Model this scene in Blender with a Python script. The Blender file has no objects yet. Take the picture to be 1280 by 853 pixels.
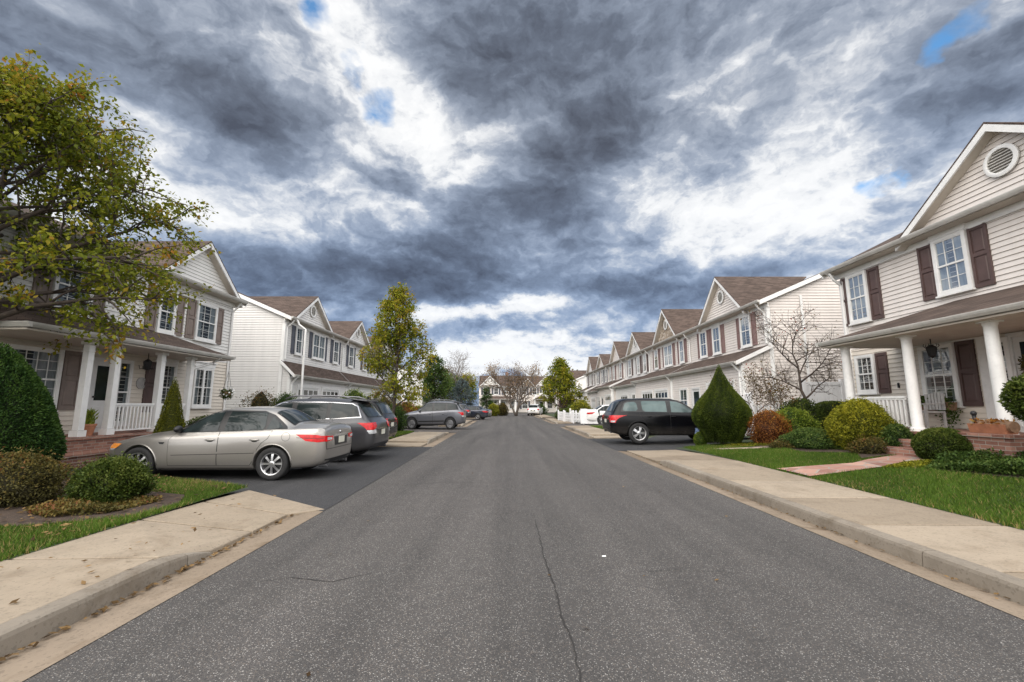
import bpy, bmesh, math, random
import numpy as np
from mathutils import Vector, Matrix
from mathutils.bvhtree import BVHTree

scene = bpy.context.scene
col = scene.collection
R = math.radians
PI = math.pi

# ------------------------------------------------------------------ tagging
def tag(o, label=None, cat=None, group=None, kind=None):
    if label: o['label'] = label
    if cat: o['category'] = cat
    if group: o['group'] = group
    if kind: o['kind'] = kind
    return o

def empty(name, loc=(0, 0, 0), rz=0.0, label=None, cat=None, group=None):
    o = bpy.data.objects.new(name, None)
    o.empty_display_size = 0.3
    col.objects.link(o)
    o.location = loc
    o.rotation_euler = (0, 0, rz)
    return tag(o, label, cat, group)

def copy_tree(o, parent=None):
    c = o.copy()
    col.objects.link(c)
    if parent is not None:
        c.parent = parent
    for ch in list(o.children):
        copy_tree(ch, c)
    return c

# ------------------------------------------------------------------ mesh collection
class Geo:
    """collects faces; build() links them as one mesh object"""
    def __init__(self, xf=None):
        self.v = []; self.f = []; self.m = []; self.xf = xf; self.cur = 0
    def add(self, pts, faces):
        b = len(self.v)
        self.v.extend([tuple(p) for p in pts])
        for f in faces:
            self.f.append(tuple(i + b for i in f)); self.m.append(self.cur)
    def quad(self, *pts):
        self.add(pts, [tuple(range(len(pts)))])
    def box(self, x0, x1, y0, y1, z0, z1):
        p = [(x0,y0,z0),(x1,y0,z0),(x1,y1,z0),(x0,y1,z0),(x0,y0,z1),(x1,y0,z1),(x1,y1,z1),(x0,y1,z1)]
        self.add(p, [(0,3,2,1),(4,5,6,7),(0,1,5,4),(1,2,6,5),(2,3,7,6),(3,0,4,7)])
    def pbox(self, P, a0, a1, z0, z1, o0, o1, ch=0.0):
        """box on a wall plane P(a,z,o); ch = chamfer of the outer face"""
        c = ch
        p = [P(a0,z0,o0),P(a1,z0,o0),P(a1,z1,o0),P(a0,z1,o0),P(a0+c,z0+c,o1),P(a1-c,z0+c,o1),P(a1-c,z1-c,o1),P(a0+c,z1-c,o1)]
        self.add(p, [(0,3,2,1),(4,5,6,7),(0,1,5,4),(1,2,6,5),(2,3,7,6),(3,0,4,7)])
    def prism(self, poly, fn, e0, e1):
        """polygon (a,b) extruded from e0 to e1 with fn(a,b,e)"""
        n = len(poly)
        p = [fn(a, b, e0) for a, b in poly] + [fn(a, b, e1) for a, b in poly]
        fs = [tuple(range(n))[::-1], tuple(range(n, 2*n))]
        fs += [(i, (i+1) % n, n + (i+1) % n, n + i) for i in range(n)]
        self.add(p, fs)
    def slab(self, pts, t):
        n = len(pts)
        p = [tuple(q) for q in pts] + [(q[0], q[1], q[2] - t) for q in pts]
        fs = [tuple(range(n)), tuple(range(n, 2*n))[::-1]]
        fs += [(i, n + i, n + (i+1) % n, (i+1) % n) for i in range(n)]
        self.add(p, fs)
    def lathe(self, prof, cx, cy, cz, n=24, axis='z', caps=True):
        pts = []
        for r, h in prof:
            for k in range(n):
                a = 2*PI*k/n
                c, s = r*math.cos(a), r*math.sin(a)
                if axis == 'z': pts.append((cx+c, cy+s, cz+h))
                elif axis == 'y': pts.append((cx+c, cy+h, cz+s))
                else: pts.append((cx+h, cy+c, cz+s))
        fs = []
        for i in range(len(prof)-1):
            for k in range(n):
                fs.append((i*n+k, i*n+(k+1) % n, (i+1)*n+(k+1) % n, (i+1)*n+k))
        if caps:
            fs.append(tuple(range(n))[::-1]); fs.append(tuple(range((len(prof)-1)*n, len(prof)*n)))
        self.add(pts, fs)
    def tube(self, path, radii, n=6):
        path = [Vector(p) for p in path]
        if not isinstance(radii, (list, tuple)): radii = [radii]*len(path)
        pts = []; up = Vector((0, 0, 1))
        t0 = (path[1]-path[0]).normalized()
        x = t0.cross(up)
        if x.length < 0.05: x = t0.cross(Vector((1, 0, 0)))
        x.normalize()
        for i, p in enumerate(path):
            a = path[max(0, i-1)]; b = path[min(len(path)-1, i+1)]
            t = (b-a)
            t = t.normalized() if t.length > 1e-9 else t0
            x = (x - t*x.dot(t))
            x = x.normalized() if x.length > 1e-6 else t.orthogonal().normalized()
            y = t.cross(x)
            for k in range(n):
                an = 2*PI*k/n
                pts.append(p + (x*math.cos(an) + y*math.sin(an))*radii[i])
        fs = []
        for i in range(len(path)-1):
            for k in range(n):
                fs.append((i*n+k, i*n+(k+1) % n, (i+1)*n+(k+1) % n, (i+1)*n+k))
        fs.append(tuple(range(n))[::-1]); fs.append(tuple(range((len(path)-1)*n, len(path)*n)))
        self.add(pts, fs)
    def sphere(self, c, r, nu=12, nv=8, sc=(1,1,1)):
        prof = []
        pts = []; fs = []
        for j in range(nv+1):
            th = PI*j/nv
            for k in range(nu):
                a = 2*PI*k/nu
                pts.append((c[0]+r*sc[0]*math.sin(th)*math.cos(a), c[1]+r*sc[1]*math.sin(th)*math.sin(a), c[2]+r*sc[2]*math.cos(th)))
        for j in range(nv):
            for k in range(nu):
                fs.append((j*nu+k, (j+1)*nu+k, (j+1)*nu+(k+1) % nu, j*nu+(k+1) % nu))
        self.add(pts, fs)
    def build(self, name, mats, parent=None, smooth=False, angle=None, bevel=0.0):
        vs = self.v
        if self.xf: vs = [self.xf(*p) for p in vs]
        me = bpy.data.meshes.new(name)
        me.from_pydata([tuple(p) for p in vs], [], self.f)
        if not isinstance(mats, (list, tuple)): mats = [mats]
        for m in mats: me.materials.append(m)
        if len(mats) > 1: me.polygons.foreach_set('material_index', self.m)
        if smooth or angle:
            me.polygons.foreach_set('use_smooth', [True]*len(me.polygons))
            if angle: me.set_sharp_from_angle(angle=R(angle))
        me.update()
        o = bpy.data.objects.new(name, me)
        col.objects.link(o)
        if parent: o.parent = parent
        if bevel:
            b = o.modifiers.new('bevel', 'BEVEL'); b.width = bevel; b.segments = 2; b.limit_method = 'ANGLE'
        return o

def np_mesh(name, V, F, mats, parent=None, tint=None, smooth=False, matidx=None):
    """V (n,3), F (m,k) numpy arrays, per-face tint attribute"""
    me = bpy.data.meshes.new(name)
    m, k = F.shape
    me.vertices.add(len(V)); me.vertices.foreach_set('co', np.ascontiguousarray(V, dtype=np.float32).ravel())
    me.loops.add(m*k); me.loops.foreach_set('vertex_index', np.ascontiguousarray(F, dtype=np.int32).ravel())
    me.polygons.add(m)
    me.polygons.foreach_set('loop_start', np.arange(0, m*k, k, dtype=np.int32))
    if not isinstance(mats, (list, tuple)): mats = [mats]
    for q in mats: me.materials.append(q)
    if matidx is not None: me.polygons.foreach_set('material_index', np.asarray(matidx, dtype=np.int32))
    if smooth: me.polygons.foreach_set('use_smooth', np.ones(m, dtype=bool))
    if tint is not None:
        a = me.attributes.new('tint', 'FLOAT', 'FACE')
        a.data.foreach_set('value', np.asarray(tint, dtype=np.float32))
    me.update(calc_edges=True); me.validate()
    o = bpy.data.objects.new(name, me); col.objects.link(o)
    if parent: o.parent = parent
    return o

# ------------------------------------------------------------------ materials
def new_mat(name):
    m = bpy.data.materials.new(name); m.use_nodes = True
    nt = m.node_tree; nt.nodes.clear()
    out = nt.nodes.new('ShaderNodeOutputMaterial')
    return m, nt, out
def N(nt, typ, **kw):
    n = nt.nodes.new(typ)
    for k, v in kw.items():
        if k.startswith('i_'):
            key = k[2:].replace('_', ' ')
            n.inputs[key].default_value = v
        else: setattr(n, k, v)
    return n
def ramp(nt, stops, interp='LINEAR'):
    r = nt.nodes.new('ShaderNodeValToRGB'); r.color_ramp.interpolation = interp
    e = r.color_ramp.elements
    while len(e) < len(stops): e.new(0.5)
    for i, (p, c) in enumerate(stops):
        e[i].position = p; e[i].color = (*c, 1) if len(c) == 3 else c
    return r
def mixc(nt, fac, a, b, mode='MIX'):
    n = nt.nodes.new('ShaderNodeMix'); n.data_type = 'RGBA'; n.blend_type = mode
    for sock, v in ((0, fac), (6, a), (7, b)):
        if hasattr(v, 'links') or hasattr(v, 'is_linked'): nt.links.new(v, n.inputs[sock])
        elif sock == 0: n.inputs[0].default_value = v
        else: n.inputs[sock].default_value = (*v, 1) if len(v) == 3 else v
    return n.outputs[2]
def math_n(nt, op, a, b=None, c=None, clamp=False):
    n = nt.nodes.new('ShaderNodeMath'); n.operation = op; n.use_clamp = clamp
    for i, v in enumerate((a, b, c)):
        if v is None: continue
        if hasattr(v, 'is_linked'): nt.links.new(v, n.inputs[i])
        else: n.inputs[i].default_value = v
    return n.outputs[0]

def world_pos(nt):
    return nt.nodes.new('ShaderNodeNewGeometry').outputs['Position']
def noise(nt, vec, scale, detail=4, rough=0.55, dist=0.0, out='Fac'):
    n = N(nt, 'ShaderNodeTexNoise'); n.inputs['Scale'].default_value = scale
    n.inputs['Detail'].default_value = detail; n.inputs['Roughness'].default_value = rough; n.inputs['Distortion'].default_value = dist
    nt.links.new(vec, n.inputs['Vector'])
    return n.outputs[out]
def bump(nt, h, strength, dist=0.01):
    b = N(nt, 'ShaderNodeBump'); b.inputs['Strength'].default_value = strength; b.inputs['Distance'].default_value = dist
    nt.links.new(h, b.inputs['Height']); return b.outputs[0]
def principled(nt, out, color, rough=0.6, metal=0.0, spec=0.5, normal=None, coat=0.0):
    p = N(nt, 'ShaderNodeBsdfPrincipled')
    for key, v in (('Base Color', color), ('Roughness', rough), ('Metallic', metal), ('Specular IOR Level', spec), ('Coat Weight', coat)):
        if hasattr(v, 'is_linked'): nt.links.new(v, p.inputs[key])
        elif key == 'Base Color': p.inputs[key].default_value = (*v, 1)
        else: p.inputs[key].default_value = v
    if normal is not None: nt.links.new(normal, p.inputs['Normal'])
    nt.links.new(p.outputs[0], out.inputs[0])
    return p

def m_plain(name, c, rough=0.6, metal=0.0, var=0.12, scale=3.0, bmp=0.0, bscale=40, spec=0.5, coat=0.0, grime=0.0):
    """plain painted / solid surface with gentle weathering"""
    m, nt, out = new_mat(name)
    pos = world_pos(nt)
    n1 = noise(nt, pos, scale, 5, 0.6)
    d = tuple(max(0, x*(1-var)) for x in c); l = tuple(min(1, x*(1+var)) for x in c)
    r = ramp(nt, [(0.3, d), (0.7, l)]); nt.links.new(n1, r.inputs[0])
    c_out = r.outputs[0]
    if grime:
        n2 = noise(nt, pos, scale*4.3, 6, 0.65)
        g = ramp(nt, [(0.5, (0,0,0)), (0.75, (1,1,1))]); nt.links.new(n2, g.inputs[0])
        f = math_n(nt, 'MULTIPLY', g.outputs[0], grime)
        c_out = mixc(nt, f, c_out, tuple(x*0.45 for x in c))
    nrm = None
    if bmp: nrm = bump(nt, noise(nt, pos, bscale, 4, 0.6), bmp, 0.01)
    principled(nt, out, c_out, rough, metal, spec, nrm, coat)
    return m

def m_siding(name, c):
    m, nt, out = new_mat(name)
    pos = world_pos(nt)
    # vertical rain streaks, slow blotches and slight plank to plank change
    mp = N(nt, 'ShaderNodeMapping'); mp.inputs['Scale'].default_value = (2.2, 2.2, 0.25); nt.links.new(pos, mp.inputs[0])
    st = noise(nt, mp.outputs[0], 1.6, 5, 0.65)
    sx = N(nt, 'ShaderNodeSeparateXYZ'); nt.links.new(pos, sx.inputs[0])
    cell = math_n(nt, 'FLOOR', math_n(nt, 'DIVIDE', sx.outputs[2], 0.23))
    cv = N(nt, 'ShaderNodeCombineXYZ'); nt.links.new(cell, cv.inputs[2])
    hx = math_n(nt, 'FLOOR', math_n(nt, 'DIVIDE', math_n(nt, 'ADD', math_n(nt, 'ADD', sx.outputs[0], sx.outputs[1]), math_n(nt, 'MULTIPLY', cell, 1.37)), 3.1)); nt.links.new(hx, cv.inputs[0])
    wn = N(nt, 'ShaderNodeTexWhiteNoise'); wn.noise_dimensions = '3D'; nt.links.new(cv.outputs[0], wn.inputs[0])
    f = math_n(nt, 'ADD', math_n(nt, 'MULTIPLY', st, 0.92), math_n(nt, 'MULTIPLY', wn.outputs[0], 0.08))
    r = ramp(nt, [(0.2, tuple(x*0.88 for x in c)), (0.5, tuple(x*0.97 for x in c)), (0.8, tuple(min(1, x*1.04) for x in c))])
    nt.links.new(f, r.inputs[0])
    gr = noise(nt, pos, 26, 4, 0.6)
    principled(nt, out, r.outputs[0], 0.45, 0, 0.4, bump(nt, gr, 0.06, 0.004))
    return m

def m_shingle(name, c):
    m, nt, out = new_mat(name)
    pos = world_pos(nt)
    sx = N(nt, 'ShaderNodeSeparateXYZ'); nt.links.new(pos, sx.inputs[0])
    cv = N(nt, 'ShaderNodeCombineXYZ')
    nt.links.new(math_n(nt, 'ADD', sx.outputs[0], sx.outputs[1]), cv.inputs[0])
    nt.links.new(math_n(nt, 'MULTIPLY', sx.outputs[2], 2.1), cv.inputs[1])
    b = N(nt, 'ShaderNodeTexBrick'); b.inputs['Scale'].default_value = 1.0
    b.inputs['Brick Width'].default_value = 0.32; b.inputs['Row Height'].default_value = 0.145; b.inputs['Mortar Size'].default_value = 0.008
    b.inputs['Color1'].default_value = (0.0, 0, 0, 1); b.inputs['Color2'].default_value = (1, 1, 1, 1); b.inputs['Mortar'].default_value = (0, 0, 0, 1)
    nt.links.new(cv.outputs[0], b.inputs[0])
    n1 = noise(nt, pos, 1.1, 5, 0.6); n2 = noise(nt, pos, 60, 3, 0.7)
    f = math_n(nt, 'ADD', math_n(nt, 'MULTIPLY', b.outputs[0], 0.45), math_n(nt, 'ADD', math_n(nt, 'MULTIPLY', n1, 0.4), math_n(nt, 'MULTIPLY', n2, 0.3)))
    r = ramp(nt, [(0.2, tuple(x*0.55 for x in c)), (0.55, c), (0.95, tuple(x*1.6 for x in c))]); nt.links.new(f, r.inputs[0])
    co = mixc(nt, math_n(nt, 'MULTIPLY', b.outputs['Fac'], 0.7), r.outputs[0], tuple(x*0.35 for x in c))
    hh = math_n(nt, 'SUBTRACT', math_n(nt, 'MULTIPLY', n2, 0.6), b.outputs['Fac'])
    principled(nt, out, co, 0.9, 0, 0.2, bump(nt, hh, 0.5, 0.012))
    return m

def m_brick(name, c, sc=1.0, flag=False):
    m, nt, out = new_mat(name)
    pos = world_pos(nt)
    sx = N(nt, 'ShaderNodeSeparateXYZ'); nt.links.new(pos, sx.inputs[0])
    if flag:
        v = N(nt, 'ShaderNodeTexVoronoi'); v.feature = 'DISTANCE_TO_EDGE'; v.inputs['Scale'].default_value = 2.3; nt.links.new(pos, v.inputs['Vector'])
        vc = N(nt, 'ShaderNodeTexVoronoi'); vc.inputs['Scale'].default_value = 2.3; nt.links.new(pos, vc.inputs['Vector'])
        sp = N(nt, 'ShaderNodeSeparateColor'); nt.links.new(vc.outputs['Color'], sp.inputs[0])
        cellv = sp.outputs[0]
        mort = ramp(nt, [(0.015, (1,1,1)), (0.04, (0,0,0))]); nt.links.new(v.outputs[0], mort.inputs[0]); mo = mort.outputs[0]
    else:
        cv = N(nt, 'ShaderNodeCombineXYZ')
        nt.links.new(math_n(nt, 'ADD', sx.outputs[0], sx.outputs[1]), cv.inputs[0]); nt.links.new(sx.outputs[2], cv.inputs[1])
        b = N(nt, 'ShaderNodeTexBrick'); b.inputs['Scale'].default_value = 1.0/sc
        b.inputs['Brick Width'].default_value = 0.21; b.inputs['Row Height'].default_value = 0.072; b.inputs['Mortar Size'].default_value = 0.006
        b.inputs['Color1'].default_value = (0, 0, 0, 1); b.inputs['Color2'].default_value = (1, 1, 1, 1); b.inputs['Mortar'].default_value = (.5, .5, .5, 1)
        nt.links.new(cv.outputs[0], b.inputs[0]); cellv = b.outputs[0]; mo = b.outputs['Fac']
    n1 = noise(nt, pos, 9, 5, 0.65)
    f = math_n(nt, 'ADD', math_n(nt, 'MULTIPLY', cellv, 0.55), math_n(nt, 'MULTIPLY', n1, 0.5))
    r = ramp(nt, [(0.15, (c[0]*.55, c[1]*.5, c[2]*.55)), (0.5, c), (0.9, (c[0]*1.35, c[1]*1.5, c[2]*1.55))]); nt.links.new(f, r.inputs[0])
    co = mixc(nt, mo, r.outputs[0], (0.30, 0.265, 0.23))
    h = math_n(nt, 'SUBTRACT', math_n(nt, 'MULTIPLY', n1, 0.5), mo)
    principled(nt, out, co, 0.85, 0, 0.25, bump(nt, h, 0.6, 0.012))
    return m

def m_stone(name):
    m, nt, out = new_mat(name)
    pos = world_pos(nt)
    mp = N(nt, 'ShaderNodeMapping'); mp.inputs['Scale'].default_value = (3.2, 3.2, 5.5); nt.links.new(pos, mp.inputs[0])
    v = N(nt, 'ShaderNodeTexVoronoi'); v.feature = 'DISTANCE_TO_EDGE'; nt.links.new(mp.outputs[0], v.inputs['Vector']); v.inputs['Scale'].default_value = 1
    vc = N(nt, 'ShaderNodeTexVoronoi'); nt.links.new(mp.outputs[0], vc.inputs['Vector']); vc.inputs['Scale'].default_value = 1
    sp = N(nt, 'ShaderNodeSeparateColor'); nt.links.new(vc.outputs['Color'], sp.inputs[0])
    r = ramp(nt, [(0, (0.20, 0.15, 0.11)), (0.5, (0.36, 0.29, 0.22)), (1, (0.5, 0.44, 0.37))]); nt.links.new(sp.outputs[0], r.inputs[0])
    mo = ramp(nt, [(0.02, (1,1,1)), (0.08, (0,0,0))]); nt.links.new(v.outputs[0], mo.inputs[0])
    co = mixc(nt, mo.outputs[0], r.outputs[0], (0.2, 0.17, 0.14))
    principled(nt, out, co, 0.9, 0, 0.2, bump(nt, math_n(nt, 'MULTIPLY', mo.outputs[0], -1.0), 0.7, 0.02))
    return m

def m_asphalt(name, base, speck, seed=0.0, age=1.0):
    m, nt, out = new_mat(name)
    pos = world_pos(nt)
    big = noise(nt, pos, 0.35, 5, 0.6); mid = noise(nt, pos, 3.0, 5, 0.65); fine = noise(nt, pos, 130, 3, 0.7)
    r = ramp(nt, [(0.3, tuple(x*0.78 for x in base)), (0.7, tuple(x*1.22 for x in base))])
    nt.links.new(math_n(nt, 'ADD', math_n(nt, 'MULTIPLY', big, 0.55), math_n(nt, 'MULTIPLY', mid, 0.45)), r.inputs[0])
    # aggregate: pale and brown stones between tar
    v = N(nt, 'ShaderNodeTexVoronoi'); v.inputs['Scale'].default_value = 125; nt.links.new(pos, v.inputs['Vector'])
    sp = N(nt, 'ShaderNodeSeparateColor'); nt.links.new(v.outputs['Color'], sp.inputs[0])
    st = ramp(nt, [(0.0, (0.02, 0.02, 0.022)), (0.42, tuple(x*0.9 for x in base)), (0.66, tuple(x*1.5 for x in base)), (0.80, (0.16, 0.13, 0.105)), (0.90, (0.25, 0.24, 0.225)), (1.0, (0.42, 0.41, 0.39))])
    nt.links.new(sp.outputs[0], st.inputs[0])
    edge = ramp(nt, [(0.25, (1,1,1)), (0.62, (0,0,0))]); nt.links.new(v.outputs['Distance'], edge.inputs[0])
    v2 = N(nt, 'ShaderNodeTexVoronoi'); v2.inputs['Scale'].default_value = 58; nt.links.new(pos, v2.inputs['Vector'])
    sp2 = N(nt, 'ShaderNodeSeparateColor'); nt.links.new(v2.outputs['Color'], sp2.inputs[0])
    rare = ramp(nt, [(0.90, (0,0,0)), (0.93, (1,1,1))]); nt.links.new(sp2.outputs[1], rare.inputs[0])
    near = ramp(nt, [(0.16, (1,1,1)), (0.27, (0,0,0))]); nt.links.new(v2.outputs['Distance'], near.inputs[0])
    co = mixc(nt, math_n(nt, 'MULTIPLY', edge.outputs[0], speck), r.outputs[0], st.outputs[0])
    big_st = math_n(nt, 'MULTIPLY', math_n(nt, 'MULTIPLY', rare.outputs[0], near.outputs[0]), speck)
    co = mixc(nt, math_n(nt, 'MULTIPLY', big_st, .58), co, (0.31, 0.29, 0.26))
    mpl = N(nt, 'ShaderNodeMapping'); mpl.inputs['Scale'].default_value = (1.5, .06, 1); nt.links.new(pos, mpl.inputs[0])
    lane = ramp(nt, [(0.35, (.80,.80,.80)), (0.65, (1.16,1.15,1.14))]); nt.links.new(noise(nt, mpl.outputs[0], 1.0, 4, .6), lane.inputs[0])
    co = mixc(nt, 1.0, co, lane.outputs[0], 'MULTIPLY')
    # faint tyre lanes along the street and oil stains
    sx = N(nt, 'ShaderNodeSeparateXYZ'); nt.links.new(pos, sx.inputs[0])
    stn = ramp(nt, [(0.60, (0,0,0)), (0.78, (1,1,1))]); nt.links.new(noise(nt, pos, 0.9, 6, 0.7, 0.4), stn.inputs[0])
    co = mixc(nt, math_n(nt, 'MULTIPLY', stn.outputs[0], 0.22*age), co, tuple(x*0.55 for x in base))
    h = math_n(nt, 'ADD', math_n(nt, 'MULTIPLY', v.outputs['Distance'], -0.8), math_n(nt, 'MULTIPLY', fine, 0.5))
    principled(nt, out, co, 0.82, 0, 0.35, bump(nt, h, 0.55, 0.006))
    return m

def m_concrete(name, c, stain=0.5):
    m, nt, out = new_mat(name)
    pos = world_pos(nt)
    big = noise(nt, pos, 0.8, 6, 0.65); mid = noise(nt, pos, 7, 6, 0.7); fine = noise(nt, pos, 150, 3, 0.7)
    f = math_n(nt, 'ADD', math_n(nt, 'MULTIPLY', big, 0.5), math_n(nt, 'ADD', math_n(nt, 'MULTIPLY', mid, 0.3), math_n(nt, 'MULTIPLY', fine, 0.25)))
    r = ramp(nt, [(0.3, tuple(x*0.62 for x in c)), (0.52, c), (0.75, tuple(x*1.2 for x in c))]); nt.links.new(f, r.inputs[0])
    s1 = ramp(nt, [(0.52, (0,0,0)), (0.72, (1,1,1))]); nt.links.new(noise(nt, pos, 1.7, 7, 0.72, 0.6), s1.inputs[0])
    co = mixc(nt, math_n(nt, 'MULTIPLY', s1.outputs[0], stain), r.outputs[0], (c[0]*0.45, c[1]*0.38, c[2]*0.30))
    v = N(nt, 'ShaderNodeTexVoronoi'); v.inputs['Scale'].default_value = 60; nt.links.new(pos, v.inputs['Vector'])
    sp = N(nt, 'ShaderNodeSeparateColor'); nt.links.new(v.outputs['Color'], sp.inputs[0])
    pk = ramp(nt, [(0.86, (0,0,0)), (0.95, (1,1,1))]); nt.links.new(sp.outputs[0], pk.inputs[0])
    co = mixc(nt, math_n(nt, 'MULTIPLY', pk.outputs[0], 0.35), co, tuple(x*0.4 for x in c))
    gi = nt.nodes.new('ShaderNodeNewGeometry')
    isl = ramp(nt, [(0, (0.74, 0.72, 0.70)), (0.5, (0.95, 0.94, 0.92)), (1, (1.12, 1.12, 1.12))]); nt.links.new(gi.outputs['Random Per Island'], isl.inputs[0])
    co = mixc(nt, 1.0, co, isl.outputs[0], 'MULTIPLY')
    principled(nt, out, co, 0.88, 0, 0.25, bump(nt, math_n(nt, 'ADD', fine, math_n(nt, 'MULTIPLY', mid, 0.6)), 0.35, 0.006))
    return m

def m_leaf(name, stops, trans=0.35, rough=0.5):
    """stops: colours by per-face tint 0..1"""
    m, nt, out = new_mat(name)
    a = N(nt, 'ShaderNodeAttribute'); a.attribute_name = 'tint'
    r = ramp(nt, stops); nt.links.new(a.outputs['Fac'], r.inputs[0])
    nz = noise(nt, world_pos(nt), 2.2, 3, 0.6)
    co = mixc(nt, 0.5, r.outputs[0], mixc(nt, nz, tuple(x*0.5 for x in (1,1,1)), (1.3, 1.3, 1.2)), 'MULTIPLY')
    p = N(nt, 'ShaderNodeBsdfPrincipled'); p.inputs['Roughness'].default_value = rough; p.inputs['Specular IOR Level'].default_value = 0.14
    nt.links.new(co, p.inputs['Base Color'])
    t = N(nt, 'ShaderNodeBsdfTranslucent'); nt.links.new(co, t.inputs[0])
    mx = N(nt, 'ShaderNodeMixShader'); mx.inputs[0].default_value = trans
    nt.links.new(p.outputs[0], mx.inputs[1]); nt.links.new(t.outputs[0], mx.inputs[2]); nt.links.new(mx.outputs[0], out.inputs[0])
    return m

def m_glass_thin(name):
    m, nt, out = new_mat(name)
    t = N(nt, 'ShaderNodeBsdfTransparent'); t.inputs[0].default_value = (0.72, 0.76, 0.77, 1)
    g = N(nt, 'ShaderNodeBsdfGlossy'); g.inputs['Roughness'].default_value = 0.02
    nz = bump(nt, noise(nt, world_pos(nt), 1.3, 2, 0.5), 0.08, 0.05); nt.links.new(nz, g.inputs['Normal'])
    fr = N(nt, 'ShaderNodeFresnel'); fr.inputs[0].default_value = 1.52
    f = math_n(nt, 'ADD', math_n(nt, 'MULTIPLY', fr.outputs[0], 0.42), 0.02, clamp=True)
    mx = N(nt, 'ShaderNodeMixShader'); nt.links.new(f, mx.inputs[0]); nt.links.new(t.outputs[0], mx.inputs[1]); nt.links.new(g.outputs[0], mx.inputs[2])
    nt.links.new(mx.outputs[0], out.inputs[0])
    return m

def m_paint(name, c, metal=0.5, rough=0.32, coat=0.7):
    m, nt, out = new_mat(name)
    pos = world_pos(nt)
    fl = noise(nt, pos, 900, 2, 0.5)
    r = ramp(nt, [(0.3, tuple(x*0.9 for x in c)), (0.7, tuple(min(1, x*1.08) for x in c))]); nt.links.new(fl, r.inputs[0])
    sx = N(nt, 'ShaderNodeSeparateXYZ'); nt.links.new(pos, sx.inputs[0])
    # road dust towards the sills
    low = N(nt, 'ShaderNodeMapRange'); nt.links.new(sx.outputs[2], low.inputs[0]); low.inputs[1].default_value = 0.75; low.inputs[2].default_value = 0.2; low.inputs[3].default_value = 0; low.inputs[4].default_value = 0.45
    d = math_n(nt, 'MULTIPLY', low.outputs[0], noise(nt, pos, 4, 5, 0.7))
    co = mixc(nt, d, r.outputs[0], (0.19, 0.17, 0.145))
    rr = math_n(nt, 'ADD', rough, math_n(nt, 'MULTIPLY', d, 0.6))
    principled(nt, out, co, rr, metal, 0.5 if coat else 0.28, None, coat)
    return m

M = {}
M['siding_cream'] = m_siding('cream_siding', (0.69, 0.64, 0.60))
M['siding_porch_shade'] = m_siding('porch_shade_siding', (0.66, 0.60, 0.52))  # tan tone puts the shade under the porch roof into the colour
M['siding_white'] = m_siding('white_siding', (0.70, 0.69, 0.665))
M['siding_grey'] = m_siding('pale_grey_siding', (0.68, 0.665, 0.645))
M['trim'] = m_plain('white_trim', (0.72, 0.715, 0.70), 0.45, var=0.08, scale=2.0, grime=0.22)
M['trim_grey'] = m_plain('weathered_gutter', (0.47, 0.455, 0.425), 0.5, var=0.16, scale=1.6, grime=0.35)
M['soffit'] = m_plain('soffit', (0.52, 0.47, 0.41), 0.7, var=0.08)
M['shingle'] = m_shingle('brown_shingle', (0.082, 0.060, 0.050))
M['lap_shade_cream'] = m_plain('siding_lap_shade', (0.36, 0.31, 0.265), 0.8, var=0.3, scale=3)  # darker lip colour paints the shadow line under each board
M['lap_shade_white'] = m_plain('siding_lap_shade', (0.36, 0.345, 0.325), 0.8, var=0.3, scale=3)
M['shut_brown'] = m_plain('brown_shutter', (0.085, 0.052, 0.047), 0.55, var=0.15, scale=4, grime=0.2)
M['shut_rose'] = m_plain('faded_shutter', (0.20, 0.125, 0.115), 0.6, var=0.15, scale=4, grime=0.2)
M['shut_taupe'] = m_plain('taupe_shutter', (0.19, 0.15, 0.13), 0.6, var=0.12, scale=4, grime=0.2)
M['shut_slate'] = m_plain('slate_shutter', (0.075, 0.08, 0.10), 0.55, var=0.12, scale=4, grime=0.15)
M['glass'] = m_glass_thin('window_glass')
M['curtain'] = m_plain('curtain_cloth', (0.27, 0.29, 0.30), 0.9, var=0.1, scale=5)
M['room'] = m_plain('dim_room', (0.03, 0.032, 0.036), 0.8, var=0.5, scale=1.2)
M['brick'] = m_brick('red_brick', (0.26, 0.13, 0.095))
M['flag'] = m_brick('pink_flagstone', (0.34, 0.19, 0.145), flag=True)
M['stone'] = m_stone('field_stone')
M['asphalt'] = m_asphalt('asphalt', (0.064, 0.0605, 0.0585), 0.9)
M['asphalt_new'] = m_asphalt('driveway_asphalt', (0.033, 0.034, 0.037), 0.35)
M['asphalt_mid'] = m_asphalt('old_driveway_asphalt', (0.075, 0.068, 0.064), 0.4)
M['concrete'] = m_concrete('sidewalk_concrete', (0.30, 0.250, 0.192), 0.5)
M['kerb'] = m_concrete('kerb_concrete', (0.26, 0.23, 0.192), 0.65)
M['gutter'] = m_concrete('gutter_concrete', (0.225, 0.180, 0.135), 0.8)
M['crack'] = m_plain('crack_tar', (0.022, 0.020, 0.019), 0.9, var=0.3)
M['mulch'] = m_plain('mulch', (0.046, 0.029, 0.019), 0.95, var=0.6, scale=22, bmp=1.0, bscale=35)
M['lawn'] = m_plain('lawn_soil', (0.030, 0.047, 0.014), 0.95, var=0.5, scale=9, bmp=0.6, bscale=50)
M['field'] = m_plain('far_ground', (0.055, 0.065, 0.03), 0.95, var=0.35, scale=0.25)
M['bark'] = m_plain('bark', (0.060, 0.045, 0.036), 0.9, var=0.4, scale=12, bmp=0.8, bscale=30)
M['bark_grey'] = m_plain('grey_bark', (0.15, 0.125, 0.105), 0.9, var=0.35, scale=14, bmp=0.6, bscale=40)
M['iron'] = m_plain('black_iron', (0.018, 0.018, 0.02), 0.45, 0.3, var=0.2)
M['door_white'] = m_plain('white_door', (0.60, 0.60, 0.59), 0.45, var=0.05, grime=0.1)
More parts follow.
